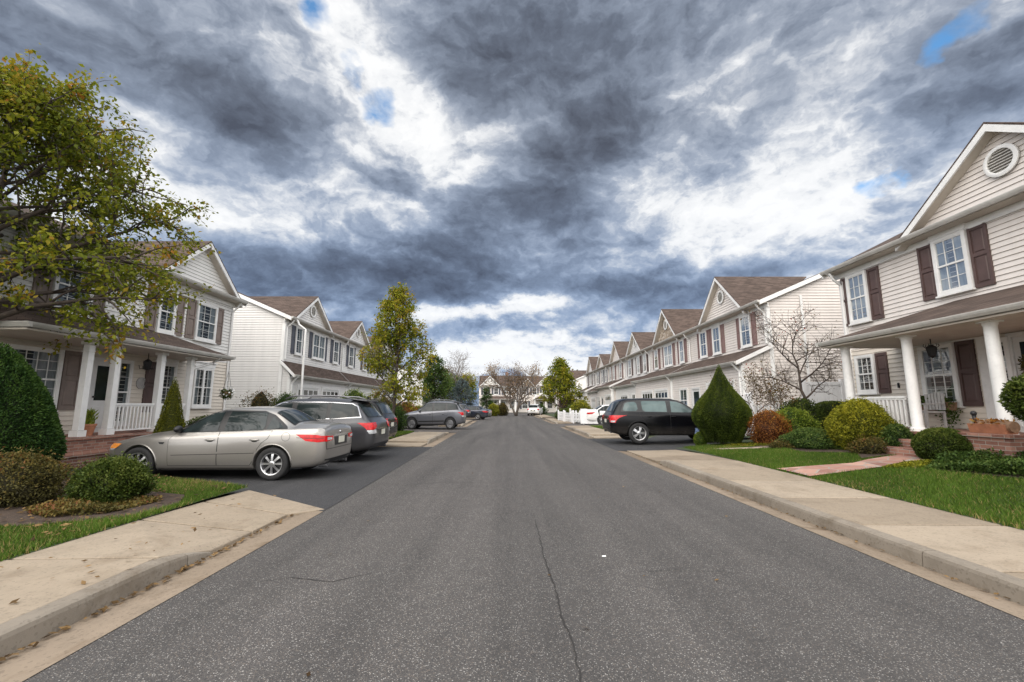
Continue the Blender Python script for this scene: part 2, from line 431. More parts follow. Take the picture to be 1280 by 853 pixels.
M['terracotta'] = m_plain('terracotta', (0.33, 0.14, 0.075), 0.8, var=0.25, scale=9)
M['wood'] = m_plain('weathered_wood', (0.20, 0.12, 0.07), 0.8, var=0.35, scale=14, bmp=0.4)
M['blue_pot'] = m_plain('blue_white_glaze', (0.16, 0.22, 0.36), 0.25, var=0.9, scale=30)
M['grey_paint'] = m_plain('grey_paint', (0.35, 0.34, 0.33), 0.6, var=0.2, scale=6)
M['vinyl'] = m_plain('white_vinyl', (0.70, 0.70, 0.71), 0.4, var=0.06, scale=1.5, grime=0.15)
M['paper'] = m_plain('paper', (0.8, 0.8, 0.8), 0.8, var=0.05)
# cars
M['p_beige'] = m_paint('beige_silver_paint', (0.31, 0.295, 0.275), 0.65, 0.28)
M['p_grey'] = m_paint('graphite_paint', (0.042, 0.043, 0.049), 0.35, 0.30, 0.4)
M['p_slate'] = m_paint('slate_grey_paint', (0.13, 0.135, 0.155), 0.5, 0.32)
M['p_black'] = m_paint('black_paint', (0.003, 0.003, 0.004), 0.0, 0.20, 0.0)
M['p_white'] = m_paint('white_paint', (0.75, 0.75, 0.74), 0.0, 0.35)
M['p_navy'] = m_paint('navy_paint', (0.025, 0.032, 0.05), 0.3, 0.25)
M['p_red'] = m_paint('red_paint', (0.35, 0.012, 0.016), 0.1, 0.3)
M['car_glass'] = m_plain('car_glass', (0.016, 0.022, 0.023), 0.04, var=0.5, scale=1.5, spec=0.28)
M['teal_glass'] = m_plain('tinted_teal_glass', (0.075, 0.105, 0.105), 0.05, var=0.5, scale=1.2, spec=0.4)
M['car_trim'] = m_plain('black_trim', (0.010, 0.010, 0.011), 0.4, var=0.2)
M['rubber'] = m_plain('tyre_rubber', (0.014, 0.014, 0.0145), 0.8, var=0.3, scale=20)
M['rim'] = m_plain('alloy', (0.52, 0.52, 0.53), 0.28, 0.85, var=0.15, scale=9)
M['steel_rim'] = m_plain('grey_wheel', (0.20, 0.20, 0.21), 0.4, 0.7, var=0.15, scale=9)
M['chrome'] = m_plain('chrome', (0.5, 0.5, 0.51), 0.2, 1.0, var=0.05)
M['tail'] = m_plain('red_lens', (0.48, 0.006, 0.009), 0.22, var=0.35, scale=18, spec=0.4, coat=0.15)
M['amber'] = m_plain('amber_lens', (0.80, 0.27, 0.03), 0.15, var=0.2, scale=18, coat=0.8)
M['clear'] = m_plain('clear_lens', (0.50, 0.51, 0.53), 0.12, 0.3, var=0.3, scale=25, coat=0.8)
M['plate'] = m_plain('plate', (0.62, 0.61, 0.52), 0.45, var=0.08)
# foliage
G = lambda *a: a
M['leaf_maple'] = m_leaf('maple_leaf', [(0, (0.0484,0.0636,0.0076)), (0.35, (0.1329,0.1643,0.0161)), (0.65, (0.2561,0.2640,0.0221)), (0.86, (0.3194,0.2159,0.0238)), (1, (0.2983,0.1333,0.0238))], 0.42)
M['leaf_yel'] = m_leaf('turning_leaf', [(0, (0.052,0.077,0.009)), (0.4, (0.149,0.184,0.016)), (0.75, (0.298,0.285,0.023)), (1, (0.351,0.220,0.029))], 0.42)
M['leaf_yew'] = m_leaf('yew_needle', [(0, (0.0107,0.0167,0.0034)), (0.5, (0.0517,0.0801,0.0110)), (1, (0.1468,0.1734,0.0221))], 0.15)
M['leaf_arb'] = m_leaf('dark_evergreen', [(0, (0.008,0.016,0.004)), (0.5, (0.024,0.059,0.013)), (1, (0.077,0.137,0.025))], 0.15)
M['leaf_box'] = m_leaf('boxwood_leaf', [(0, (0.014,0.019,0.005)), (0.5, (0.044,0.071,0.011)), (1, (0.141,0.166,0.034))], 0.2)
M['leaf_gold'] = m_leaf('gold_leaf', [(0, (0.051,0.058,0.009)), (0.5, (0.189,0.196,0.017)), (1, (0.435,0.392,0.036))], 0.3)
M['leaf_lime'] = m_leaf('lime_leaf', [(0, (0.029,0.051,0.009)), (0.5, (0.109,0.167,0.020)), (1, (0.275,0.319,0.043))], 0.3)
M['leaf_barb'] = m_leaf('barberry_leaf', [(0, (0.058,0.023,0.012)), (0.5, (0.246,0.090,0.023)), (0.85, (0.377,0.174,0.036)), (1, (0.203,0.174,0.036))], 0.3)
M['leaf_olive'] = m_leaf('olive_brown_leaf', [(0, (0.029,0.026,0.012)), (0.5, (0.094,0.084,0.025)), (0.85, (0.174,0.123,0.032)), (1, (0.189,0.072,0.032))], 0.25)
M['leaf_green'] = m_leaf('fresh_green_leaf', [(0, (0.017,0.035,0.009)), (0.5, (0.061,0.109,0.023)), (1, (0.160,0.203,0.051))], 0.3)
M['leaf_blue'] = m_leaf('blue_spruce_needle', [(0, (0.022,0.035,0.035)), (0.5, (0.077,0.110,0.116)), (1, (0.165,0.209,0.220))], 0.1)
M['leaf_brown'] = m_leaf('dry_leaf', [(0, (0.055,0.033,0.017)), (0.5, (0.176,0.110,0.050)), (1, (0.330,0.209,0.094))], 0.3)
M['leaf_pink'] = m_leaf('pink_bloom', [(0, (0.110,0.066,0.055)), (0.5, (0.418,0.275,0.297)), (1, (0.605,0.462,0.506))], 0.3)
M['leaf_red'] = m_leaf('red_brown_leaf', [(0, (0.043,0.023,0.012)), (0.5, (0.116,0.072,0.023)), (0.8, (0.131,0.109,0.029)), (1, (0.290,0.072,0.043))], 0.3)
M['grass'] = m_leaf('grass_blade', [(0, (0.0384,0.0568,0.0119)), (0.45, (0.0864,0.1578,0.0204)), (0.8, (0.1488,0.2355,0.0348)), (1, (0.3322,0.2517,0.1054))], 0.35)

# ------------------------------------------------------------------ sky and light
SUN_EL, SUN_AZ = 46.0, 205.0     # azimuth clockwise from +Y: light comes from behind the viewer
def build_world():
    w = bpy.data.worlds.new("World"); scene.world = w; w.use_nodes = True
    nt = w.node_tree; nt.nodes.clear()
    L = nt.links.new
    out = N(nt, 'ShaderNodeOutputWorld')
    tc = N(nt, 'ShaderNodeTexCoord')
    d = tc.outputs['Generated']
    sep = N(nt, 'ShaderNodeSeparateXYZ'); L(d, sep.inputs[0])
    X, Y, Z = sep.outputs
    sky = N(nt, 'ShaderNodeTexSky'); sky.sky_type = 'NISHITA'; sky.sun_disc = False
    sky.sun_elevation = R(SUN_EL); sky.sun_rotation = R(SUN_AZ); sky.altitude = 0; sky.air_density = 1.0; sky.dust_density = 1.0
    # cloud deck coordinates (a flat layer seen from below)
    zc = math_n(nt, 'ADD', math_n(nt, 'MAXIMUM', Z, 0.0), 0.32)
    dk = N(nt, 'ShaderNodeCombineXYZ'); L(math_n(nt, 'DIVIDE', X, zc), dk.inputs[0]); L(math_n(nt, 'DIVIDE', Y, zc), dk.inputs[1])
    LOFF = Vector((0.05, 0.11, 0.0))     # towards the bright part of the deck
    def shifted(k, loc, sc):
        m = N(nt, 'ShaderNodeMapping'); m.inputs['Location'].default_value = (loc[0]+LOFF[0]*k*sc, loc[1]+LOFF[1]*k*sc, loc[2]); m.inputs['Scale'].default_value = (sc, sc*1.12, 1)
        L(dk.outputs[0], m.inputs[0]); return m.outputs[0]
    n1 = noise(nt, shifted(0, (0,0,0), 1.0), 1.15, 7, 0.52, 0.2)
    sc3 = N(nt, 'ShaderNodeCombineXYZ'); L(X, sc3.inputs[0]); L(Y, sc3.inputs[1]); L(math_n(nt, 'MULTIPLY', Z, 1.55), sc3.inputs[2])
    wp = noise(nt, sc3.outputs[0], 3.6, 6, 0.6, 0.0, 'Color')
    def warped(off):
        m = N(nt, 'ShaderNodeMapping'); m.inputs['Location'].default_value = off; L(sc3.outputs[0], m.inputs[0])
        ad = N(nt, 'ShaderNodeMix'); ad.data_type = 'RGBA'; ad.blend_type = 'ADD'; ad.inputs[0].default_value = 0.24
        L(m.outputs[0], ad.inputs[6]); L(wp, ad.inputs[7]); return ad.outputs[2]
    def puff(off, sc, det):
        v = N(nt, 'ShaderNodeTexVoronoi'); v.voronoi_dimensions = '3D'; v.feature = 'F1'; v.inputs['Scale'].default_value = sc
        v.inputs['Detail'].default_value = det; v.inputs['Roughness'].default_value = 0.52; v.inputs['Lacunarity'].default_value = 2.2; v.normalize = True
        L(warped(off), v.inputs['Vector'])
        return math_n(nt, 'SUBTRACT', 1.0, v.outputs['Distance'])
    OFF = (0.012, -0.004, 0.040)
    n2 = puff((0,0,0), 4.0, 4)
    n2s = puff(OFF, 4.0, 4)
    n3 = noise(nt, warped((0,0,0)), 11.0, 7, 0.58, 0.0)
    n3s = noise(nt, warped(tuple(q*.5 for q in OFF)), 11.0, 7, 0.58, 0.0)
    relief = math_n(nt, 'ADD', math_n(nt, 'MULTIPLY', math_n(nt, 'SUBTRACT', n2s, n2), 2.1), math_n(nt, 'MULTIPLY', math_n(nt, 'SUBTRACT', n3s, n3), 0.9))
    # azimuth / elevation in degrees, roughened so that the masses get cloudy rims
    az = math_n(nt, 'MULTIPLY', math_n(nt, 'ARCTAN2', X, Y), 180/PI)
    el = math_n(nt, 'MULTIPLY', math_n(nt, 'ARCSINE', Z), 180/PI)
    wc = noise(nt, dk.outputs[0], 1.9, 6, 0.6, 0.0, 'Color')
    ws = N(nt, 'ShaderNodeSeparateColor'); L(wc, ws.inputs[0])
    az = math_n(nt, 'ADD', az, math_n(nt, 'MULTIPLY', math_n(nt, 'SUBTRACT', ws.outputs[0], 0.5), 22.0))
    el = math_n(nt, 'ADD', el, math_n(nt, 'MULTIPLY', math_n(nt, 'SUBTRACT', ws.outputs[1], 0.5), 14.0))
    ae = N(nt, 'ShaderNodeCombineXYZ'); L(az, ae.inputs[0]); L(el, ae.inputs[1])
    def blob(cx, cy, rx, ry, rot):
        m = N(nt, 'ShaderNodeMapping'); m.vector_type = 'TEXTURE'
        m.inputs['Location'].default_value = (cx, cy, 0); m.inputs['Rotation'].default_value = (0, 0, R(rot)); m.inputs['Scale'].default_value = (rx, ry, 1)
        L(ae.outputs[0], m.inputs[0])
        ln = N(nt, 'ShaderNodeVectorMath'); ln.operation = 'LENGTH'; L(m.outputs[0], ln.inputs[0])
        mr = N(nt, 'ShaderNodeMapRange'); mr.interpolation_type = 'SMOOTHERSTEP'; L(ln.outputs['Value'], mr.inputs[0])
        mr.inputs[1].default_value = 1.55; mr.inputs[2].default_value = 0.0; mr.inputs[3].default_value = 0; mr.inputs[4].default_value = 1
        return mr.outputs[0]
    DENS = [(0.0,43.0,22.5,7.1,0,0.5),(10.2,33.2,12.2,6.0,30,0.42),(-3.3,22.9,8.8,4.4,0,0.32),(-20.8,15.9,24.7,4.2,0,0.5),(18.8,16.0,18.5,3.4,0,0.46),(45.1,26.6,6.9,4.4,20,0.45),(51.2,27.8,4.1,3.3,20,0.3),(-44.0,32.6,12.8,3.8,0,0.3),(-35.8,29.9,9.1,3.7,0,0.28),(-8.7,18.2,13.9,3.0,0,0.28),(5.5,24.8,6.6,5.8,0,0.2),(-15.7,34.3,8.5,6.1,-40,-0.50),(-23.4,40.6,6.5,4.6,-50,-0.48),(33.0,25.9,8.7,7.2,50,-0.30),(27.7,34.4,6.4,3.8,40,-0.2),(20.3,24.5,11.8,3.2,0,-0.22),(-29.4,11.8,9.0,1.8,0,-0.7),(-4.3,12.4,13.9,1.7,0,-0.5),(1.1,5.4,34.8,2.6,0,-0.55),(-50.5,33.1,2.9,1.1,0,-0.3),(51.3,31.8,2.8,1.4,20,-0.35),(39.4,21.7,5.4,2.3,30,-0.35),(-8.9,29.3,7.6,4.2,0,-0.34),(4,21,7,2.5,10,-0.2),(-24,24,6,3,-10,-0.15)]
    BLUE = [(-26.8,42.0,3.6,2.4,0),(-22.3,39.0,3.0,4.6,-30),(-19.7,35.3,4.2,2.8,0),(48.1,31.5,4.4,1.7,25),(42.5,22.8,3.8,1.8,15)]
    acc = None
    for b in DENS:
        v = math_n(nt, 'MULTIPLY', blob(*b[:5]), b[5])
        acc = v if acc is None else math_n(nt, 'ADD', acc, v)
    big = math_n(nt, 'ADD', math_n(nt, 'MULTIPLY', math_n(nt, 'SUBTRACT', n1, 0.5), 1.35), math_n(nt, 'ADD', math_n(nt, 'MULTIPLY', math_n(nt, 'SUBTRACT', n2, 0.66), 1.25), math_n(nt, 'MULTIPLY', math_n(nt, 'SUBTRACT', n3, 0.5), 0.35)))
    dens = math_n(nt, 'ADD', math_n(nt, 'ADD', big, 0.435), math_n(nt, 'ADD', math_n(nt, 'MULTIPLY', acc, 0.76), relief))
    cl = ramp(nt, [(0.05, (1.0, 1.0, 1.0)), (0.18, (0.90, 0.91, 0.925)), (0.28, (0.66, 0.68, 0.72)), (0.40, (0.42, 0.455, 0.52)), (0.56, (0.27, 0.305, 0.37)), (0.75, (0.165, 0.188, 0.235)), (1.0, (0.092, 0.102, 0.13))])
    L(math_n(nt, 'MULTIPLY', dens, 0.88), cl.inputs[0])
    # thinner, bluer cloud near the horizon
    hz = N(nt, 'ShaderNodeMapRange'); L(Z, hz.inputs[0]); hz.inputs[1].default_value = 0.55; hz.inputs[2].default_value = 0.12; hz.inputs[3].default_value = 0.12; hz.inputs[4].default_value = 0.62
    dm = N(nt, 'ShaderNodeMapRange'); L(dens, dm.inputs[0]); dm.inputs[1].default_value = .22; dm.inputs[2].default_value = .5; dm.inputs[3].default_value = 0.12; dm.inputs[4].default_value = 1
    ccol = mixc(nt, math_n(nt, 'MULTIPLY', hz.outputs[0], dm.outputs[0]), cl.outputs[0], mixc(nt, 1.0, cl.outputs[0], (0.70, 1.0, 1.42), 'MULTIPLY'))
    # holes of open sky
    hole = None
    for b in BLUE:
        v = blob(*b); hole = v if hole is None else math_n(nt, 'MAXIMUM', hole, v)
    hr = ramp(nt, [(0.33, (0,0,0)), (0.62, (.97,.97,.97))])
    L(math_n(nt, 'MULTIPLY', math_n(nt, 'MINIMUM', math_n(nt, 'MULTIPLY', hole, 0.92), 1.0), math_n(nt, 'ADD', math_n(nt, 'ADD', math_n(nt, 'MULTIPLY', hole, 0.1), 0.5), math_n(nt, 'MULTIPLY', math_n(nt, 'SUBTRACT', 0.70, n2), 1.9), math_n(nt, 'MULTIPLY', math_n(nt, 'SUBTRACT', 0.5, n3), 4.6))), hr.inputs[0])
    skyc = mixc(nt, 1.0, sky.outputs[0], (1.5, 2.5, 2.9), 'MULTIPLY')
    bg_sky = N(nt, 'ShaderNodeBackground'); L(skyc, bg_sky.inputs[0]); bg_sky.inputs[1].default_value = 0.085
    # cloud deck behind and beside the viewer brightened: added fill for the facades
    bk = N(nt, 'ShaderNodeMapRange'); bk.interpolation_type = 'SMOOTHSTEP'; L(Y, bk.inputs[0]); bk.inputs[1].default_value = 0.46; bk.inputs[2].default_value = 0.05; bk.inputs[3].default_value = 1.0; bk.inputs[4].default_value = BACK_FILL
    fw = N(nt, 'ShaderNodeMapRange'); L(Y, fw.inputs[0]); fw.inputs[1].default_value = 0.46; fw.inputs[2].default_value = 0.1; fw.inputs[3].default_value = 0; fw.inputs[4].default_value = 1
    ccol = mixc(nt, fw.outputs[0], ccol, mixc(nt, 1.0, cl.outputs[0], (1.07, 0.985, 0.87), 'MULTIPLY'))
    bg_c = N(nt, 'ShaderNodeBackground'); L(ccol, bg_c.inputs[0])
    ov = N(nt, 'ShaderNodeMapRange'); ov.interpolation_type = 'SMOOTHSTEP'; L(Z, ov.inputs[0]); ov.inputs[1].default_value = 0.74; ov.inputs[2].default_value = 0.92; ov.inputs[3].default_value = 1.0; ov.inputs[4].default_value = 1.9  # overhead cloud brightened above the view too, as added fill
    L(math_n(nt, 'MAXIMUM', bk.outputs[0], ov.outputs[0]), bg_c.inputs[1])
    mx = N(nt, 'ShaderNodeMixShader'); L(hr.outputs[0], mx.inputs[0]); L(bg_c.outputs[0], mx.inputs[1]); L(bg_sky.outputs[0], mx.inputs[2])
    L(mx.outputs[0], out.inputs[0])
BACK_FILL = 5.2
build_world()
sun = bpy.data.lights.new('sun', 'SUN'); sun.energy = 2.1; sun.angle = R(60); sun.color = (1.0, 0.93, 0.84)
so = bpy.data.objects.new('sun', sun); col.objects.link(so)
so.rotation_euler = (R(90-SUN_EL), 0, R(180-SUN_AZ))
so.rotation_euler = Vector((-math.sin(R(SUN_AZ))*math.cos(R(SUN_EL)), -math.cos(R(SUN_AZ))*math.cos(R(SUN_EL)), -math.sin(R(SUN_EL)))).to_track_quat('-Z', 'Y').to_euler()

cam = bpy.data.cameras.new('camera'); co_ = bpy.data.objects.new('camera', cam); col.objects.link(co_)
cam.sensor_width = 36; cam.lens = 545/1280*36; cam.clip_end = 3000
co_.location = (0, 0, 1.5); co_.rotation_euler = (R(90+8.4), 0, 0)
scene.camera = co_
scene.view_settings.view_transform = 'Standard'; scene.view_settings.look = 'None'; scene.view_settings.exposure = 0

# ------------------------------------------------------------------ the ground, road, kerbs, pavements
rng = random.Random(4)
def eL(y): return -2.68 - (0.0 if y < 6 else 0.0195*(y-6))
def eR(y): return 3.64 - 0.0095*max(0, y)
def zR(x, y):
    k = .11 + (.045-.11)*min(1, max(0, (y-12)/3.))
    return .13 + max(0, min(3.4, x-5.7))*k
def zL(x, y): return .12 + max(0, min(6, -x-4.6))*.015

def struct(o): return tag(o, kind='structure')

def ground():
    g = Geo(); g.quad((-900,-300,-.09),(900,-300,-.09),(900,1600,-.09),(-900,1600,-.09)); struct(g.build('ground', M['field']))
def road():
    g = Geo(); ys = [-10,-4,0,3,6,10,15,20,28,36,46,56,66,78]
    for a, b in zip(ys, ys[1:]):
        g.quad((eL(a)-.02,a,0),(eR(a)+.02,a,0),(eR(b)+.02,b,0),(eL(b)-.02,b,0))
    g.quad((-40,78,0),(40,78,0),(40,86,0),(-40,86,0))      # cross street
    struct(g.build('road', M['asphalt']))
def crack(name, pts, w):
    g = Geo(); r = random.Random(len(pts)*7+int(w*1000)); P = []
    for (a, b) in zip(pts, pts[1:]):
        n = max(2, int(math.dist(a, b)/0.05))
        for i in range(n):
            t = i/n; P.append((a[0]+(b[0]-a[0])*t + r.uniform(-.009,.009), a[1]+(b[1]-a[1])*t))
    for i in range(len(P)-1):
        def wd(q):
            e = min(1, 3.0*q/len(P)*1.0, 3.0*(len(P)-q)/len(P)+.15)
            rr = random.Random(q*31+int(w*999))
            return w*e*rr.uniform(.45, 1.25)
        w0, w1 = wd(i), wd(i+1)
        (x0,y0),(x1,y1) = P[i], P[i+1]
        dx, dy = x1-x0, y1-y0; l = math.hypot(dx,dy) or 1; nx, ny = -dy/l, dx/l
        g.quad((x0-nx*w0,y0-ny*w0,.004),(x0+nx*w0,y0+ny*w0,.004),(x1+nx*w1,y1+ny*w1,.004),(x1-nx*w1,y1-ny*w1,.004))
    struct(g.build(name, M['crack']))
def gutters():
    for side, segs in ((-1, [(-10, 6.75), (16.2, 24.5), (31, 44), (50, 70)]), (1, [(-10, 14.9), (20.3, 31), (36, 48), (52, 76)])):
        g = Geo()
        for a, b in segs:
            n = max(1, int((b-a)/2.5))
            for i in range(n):
                y0, y1 = a+(b-a)*i/n, a+(b-a)*(i+1)/n
                if side < 0: g.quad((eL(y0)-.40,y0,-.012),(eL(y0),y0,.005),(eL(y1),y1,.005),(eL(y1)-.40,y1,-.012))
                else: g.quad((eR(y0),y0,.005),(eR(y0)+.30,y0,-.012),(eR(y1)+.30,y1,-.012),(eR(y1),y1,.005))
        struct(g.build('gutter', M['gutter']))
def kerb(side, y0, y1, ramp0, ramp1, seg=2.4, h=.135):
    """kerb stones with joints; ends ramp down over ramp0/ramp1 metres"""
    g = Geo(); ys = []; y = y0
    while y < y1-.3:
        e = min(y+seg, y1); ys.append((y, e-.012)); y = e
    for a, b in ys:
        m = 8 if (a < y0+ramp0+.01 or b > y1-ramp1-.03) else 2
        st = [a+(b-a)*i/m for i in range(m+1)]
        rings = []
        for yy in st:
            t = 1.0
            if ramp0 and yy < y0+ramp0: t = (yy-y0)/ramp0
            if ramp1 and yy > y1-ramp1: t = min(t, (y1-yy)/ramp1)
            t = max(0, t); hh = .012 + (h-.012)*(1-(1-t)**2)
            e = eL(yy)-.385 if side < 0 else eR(yy)+.285
            s = -1 if side < 0 else 1
            rings.append([(e,yy,-.06),(e+s*.012,yy,hh*.72),(e+s*.022,yy,hh*.92),(e+s*.05,yy,hh),(e+s*.155,yy,hh+.002),(e+s*.155,yy,-.06)])
        b0 = len(g.v); k = 6
        g.v.extend([p for r_ in rings for p in r_])
        for i in range(len(rings)-1):
            for j in range(k):
                g.f.append((b0+i*k+j, b0+i*k+(j+1) % k, b0+(i+1)*k+(j+1) % k, b0+(i+1)*k+j)); g.m.append(0)
        for i0 in (0, len(rings)-1):
            g.f.append(tuple(b0+i0*k+j for j in range(k))); g.m.append(0)
    struct(g.build('kerb', M['kerb']))
def slab_quads(name, slabs, mat, t=.12):
    """slabs: list of four corner points; each is its own thick slab with an eased edge"""
    g = Geo()
    for q in slabs:
        g.slab(q, t)
    return struct(g.build(name, mat, bevel=.008))
def sidewalks():
    # left, near: level slabs then the flared apron to the driveway
    S = []; G_ = .019
    def kx(y, s): return (eL(y)-.545) if s < 0 else (eR(y)+.445)
    js = [-9, -6.3, -4.95, -3.6, -2.25, -.9, .45, 1.8, 2.9, 4.2]
    for a, b in zip(js, js[1:]):
        S.append([(-4.58,a+G_,.122),(kx(a,-1),a+G_,.137),(kx(b,-1),b-G_,.137),(-4.58,b-G_,.122)])
    e = lambda y: eL(y)-.405
    S.append([(-4.58,4.2+G_,.118),(kx(4.2,-1),4.2+G_,.137),(e(4.75),4.75,.03),(e(5.45),5.45-G_,.022),(-4.58,5.62-G_,.112)])
    S.append([(-4.58,5.62+G_,.112),(e(5.45),5.45+G_,.022),(e(6.3),6.28-G_,.02),(-4.57,6.75-G_,.09)])
    S.append([(-4.57,6.75+G_,.09),(e(6.3),6.28+G_,.02),(-2.72,6.62,.012),(-3.5,7.15,.03),(-4.5,7.75,.07)])
    # left, middle
    for a, b in [(16.25,17.6),(17.6,19),(19,20.4),(20.4,21.8),(21.8,23.2),(23.2,24.6)]:
        z = .05 if a < 17 or a > 23 else .11
        S.append([(eL(a)-2.1,a+G_,z+.01),(eL(a)-.44,a+G_,z-.01),(eL(b)-.44,b-G_,z-.01),(eL(b)-2.1,b-G_,z+.01)])
    for a in range(31, 43, 2): S.append([(eL(a)-2.0,a+G_,.12),(eL(a)-.56,a+G_,.12),(eL(a)-.56,a+2-G_,.12),(eL(a)-2.0,a+2-G_,.12)])
    for a in range(50, 70, 2): S.append([(eL(a)-2.0,a+G_,.12),(eL(a)-.56,a+G_,.12),(eL(a)-.56,a+2-G_,.12),(eL(a)-2.0,a+2-G_,.12)])
    # right, near
    js = [-9, -6.6,-5.1,-3.6,-2.1,-.6,.9,2.4,3.85,5.3,6.8,8.3,9.8,11.3]
    for a, b in zip(js, js[1:]):
        S.append([(kx(a,1),a+G_,.137),(5.74,a+G_,.128),(5.68,b-G_,.128),(kx(b,1),b-G_,.137)])
    e2 = lambda y: eR(y)+.31
    S.append([(kx(11.3,1),11.3+G_,.133),(5.66,11.3+G_,.126),(5.55,12.8-G_,.12),(e2(12.8),12.8-G_,.03),(e2(11.9),11.9,.04)])
    S.append([(e2(12.8),12.8+G_,.03),(5.55,12.8+G_,.12),(5.35,14.6,.07),(4.6,14.75,.03),(e2(14.6),14.85,.015)])
    for a, b in [(20.3,21.6),(21.6,23),(23,24.5),(24.5,26),(26,27.5),(27.5,29),(29,30.8)]:
        z = .05 if a < 21 or a > 29 else .115
        S.append([(eR(a)+.33,a+G_,z-.01),(eR(a)+1.9,a+G_,z+.01),(eR(b)+1.9,b-G_,z+.01),(eR(b)+.33,b-G_,z-.01)])
    for a in list(range(36, 48, 2))+list(range(52, 76, 2)): S.append([(eR(a)+.46,a+G_,.12),(eR(a)+1.9,a+G_,.12),(eR(a)+1.9,a+2-G_,.12),(eR(a)+.46,a+2-G_,.12)])
    slab_quads('sidewalk', S, M['concrete'])
    kerb(-1, -10, 4.75, 0, .75)
    kerb(-1, 17.5, 23.4, .8, .8); kerb(-1, 32, 43, .8, .8); kerb(-1, 50, 70, .8, .8)
    kerb(1, -10, 11.9, 0, .7)
    kerb(1, 21.4, 29.2, .8, .8); kerb(1, 36, 47, .8, .8); kerb(1, 52, 76, .8, .8)
def driveways():
    def strip(pts, m):
        g = Geo(); g.quad(*pts); struct(g.build('driveway', M[m]))
    z = .007
    g = Geo()      # left near: one wide strip for three cars
    g.quad((eL(6.5),6.5,z),(eL(11),11,z),(-8.6,11,z),(-8.6,9.2,z),(-4.5,7.6,z)); g.quad((eL(11),11,z),(eL(16.3),16.25,z),(-8.6,16.25,z),(-8.6,11,z))
    g.quad((-8.6,9.2,z),(-8.6,11,z),(-10.0,11,z+.06),(-10.0,9.6,z+.06)); g.quad((-8.6,11,z),(-8.6,16.25,z),(-11.9,22,z+.12),(-11.9,17.5,z+.10),(-10.0,11,z+.06))
    g.quad((-8.6,16.25,z),(-6.6,16.25,z),(-9.4,26.5,z+.1),(-11.7,29.5,z+.12),(-11.9,22,z+.12))
    struct(g.build('driveway', M['asphalt_new']))
    strip([(eL(24.6),24.6,z),(eL(31),31,z),(-11.7,37,z+.1),(-11.7,28,z+.1),(-6.5,24.6,z)], 'asphalt_mid')
    strip([(eL(44),44,z),(eL(50),50,z),(-11.5,50,z+.1),(-11.5,44,z+.1)], 'asphalt_mid')
    g = Geo()      # right: under the black wagon
    g.quad((eR(14.8),14.85,z),(5.35,14.6,z),(6.2,14.9,z),(6.2,20.3,z),(eR(20.3),20.3,z)); g.quad((6.2,14.9,z),(9.6,17.0,z+.2),(10.0,26.5,z+.2),(6.2,20.3,z))
    struct(g.build('driveway', M['asphalt_new']))
    strip([(eR(31),31,z),(10,31,z+.2),(10,36,z+.2),(eR(36),36,z)], 'asphalt_mid')
    strip([(eR(48),48,z),(10,48,z+.2),(10,52,z+.2),(eR(52),52,z)], 'asphalt_mid')

def lawn_sheet(x0, x1, y0, y1, zf, poly=None, step=.45, name='lawn', mat=None, dz=0.0):
    """grid sheet over a rectangle, optionally only cells whose centre lies in poly"""
    nx = max(1, int((x1-x0)/step)); ny = max(1, int((y1-y0)/step)); g = Geo(); idx = {}
    def vid(i, j):
        if (i, j) not in idx:
            x = x0+(x1-x0)*i/nx; y = y0+(y1-y0)*j/ny
            idx[(i, j)] = len(g.v); g.v.append((x, y, zf(x, y)+dz+.012*math.sin(3.1*x+1.3*y)+.01*math.sin(2.2*y-1.7*x)))
        return idx[(i, j)]
    for i in range(nx):
        for j in range(ny):
            cx = x0+(x1-x0)*(i+.5)/nx; cy = y0+(y1-y0)*(j+.5)/ny
            if poly and not inside(cx, cy, poly): continue
            g.f.append((vid(i,j), vid(i+1,j), vid(i+1,j+1), vid(i,j+1))); g.m.append(0)
    return struct(g.build(name, mat or M['lawn'], smooth=True))
def inside(x, y, poly):
    c = False; n = len(poly)
    for i in range(n):
        (x0,y0),(x1,y1) = poly[i], poly[(i+1) % n]
        if (y0 > y) != (y1 > y) and x < (x1-x0)*(y-y0)/(y1-y0)+x0: c = not c
    return c
def poly_sheet(name, poly, zf, mat, dz, n=6):
    """flat polygon laid on the slope, densified along its edges"""
    bm = bmesh.new()
    bm.faces.new([bm.verts.new((x, y, 0)) for x, y in poly])
    xs = [p[0] for p in poly]; ys = [p[1] for p in poly]
    k = .3
    x = min(xs)+k
    while x < max(xs):
        bmesh.ops.bisect_plane(bm, geom=bm.verts[:]+bm.edges[:]+bm.faces[:], plane_co=(x,0,0), plane_no=(1,0,0)); x += k
    y = min(ys)+k
    while y < max(ys):
        bmesh.ops.bisect_plane(bm, geom=bm.verts[:]+bm.edges[:]+bm.faces[:], plane_co=(0,y,0), plane_no=(0,1,0)); y += k
    for v in bm.verts: v.co.z = zf(v.co.x, v.co.y)+dz
    me = bpy.data.meshes.new(name); bm.to_mesh(me); bm.free(); me.materials.append(mat)
    o = bpy.data.objects.new(name, me); col.objects.link(o); return struct(o)

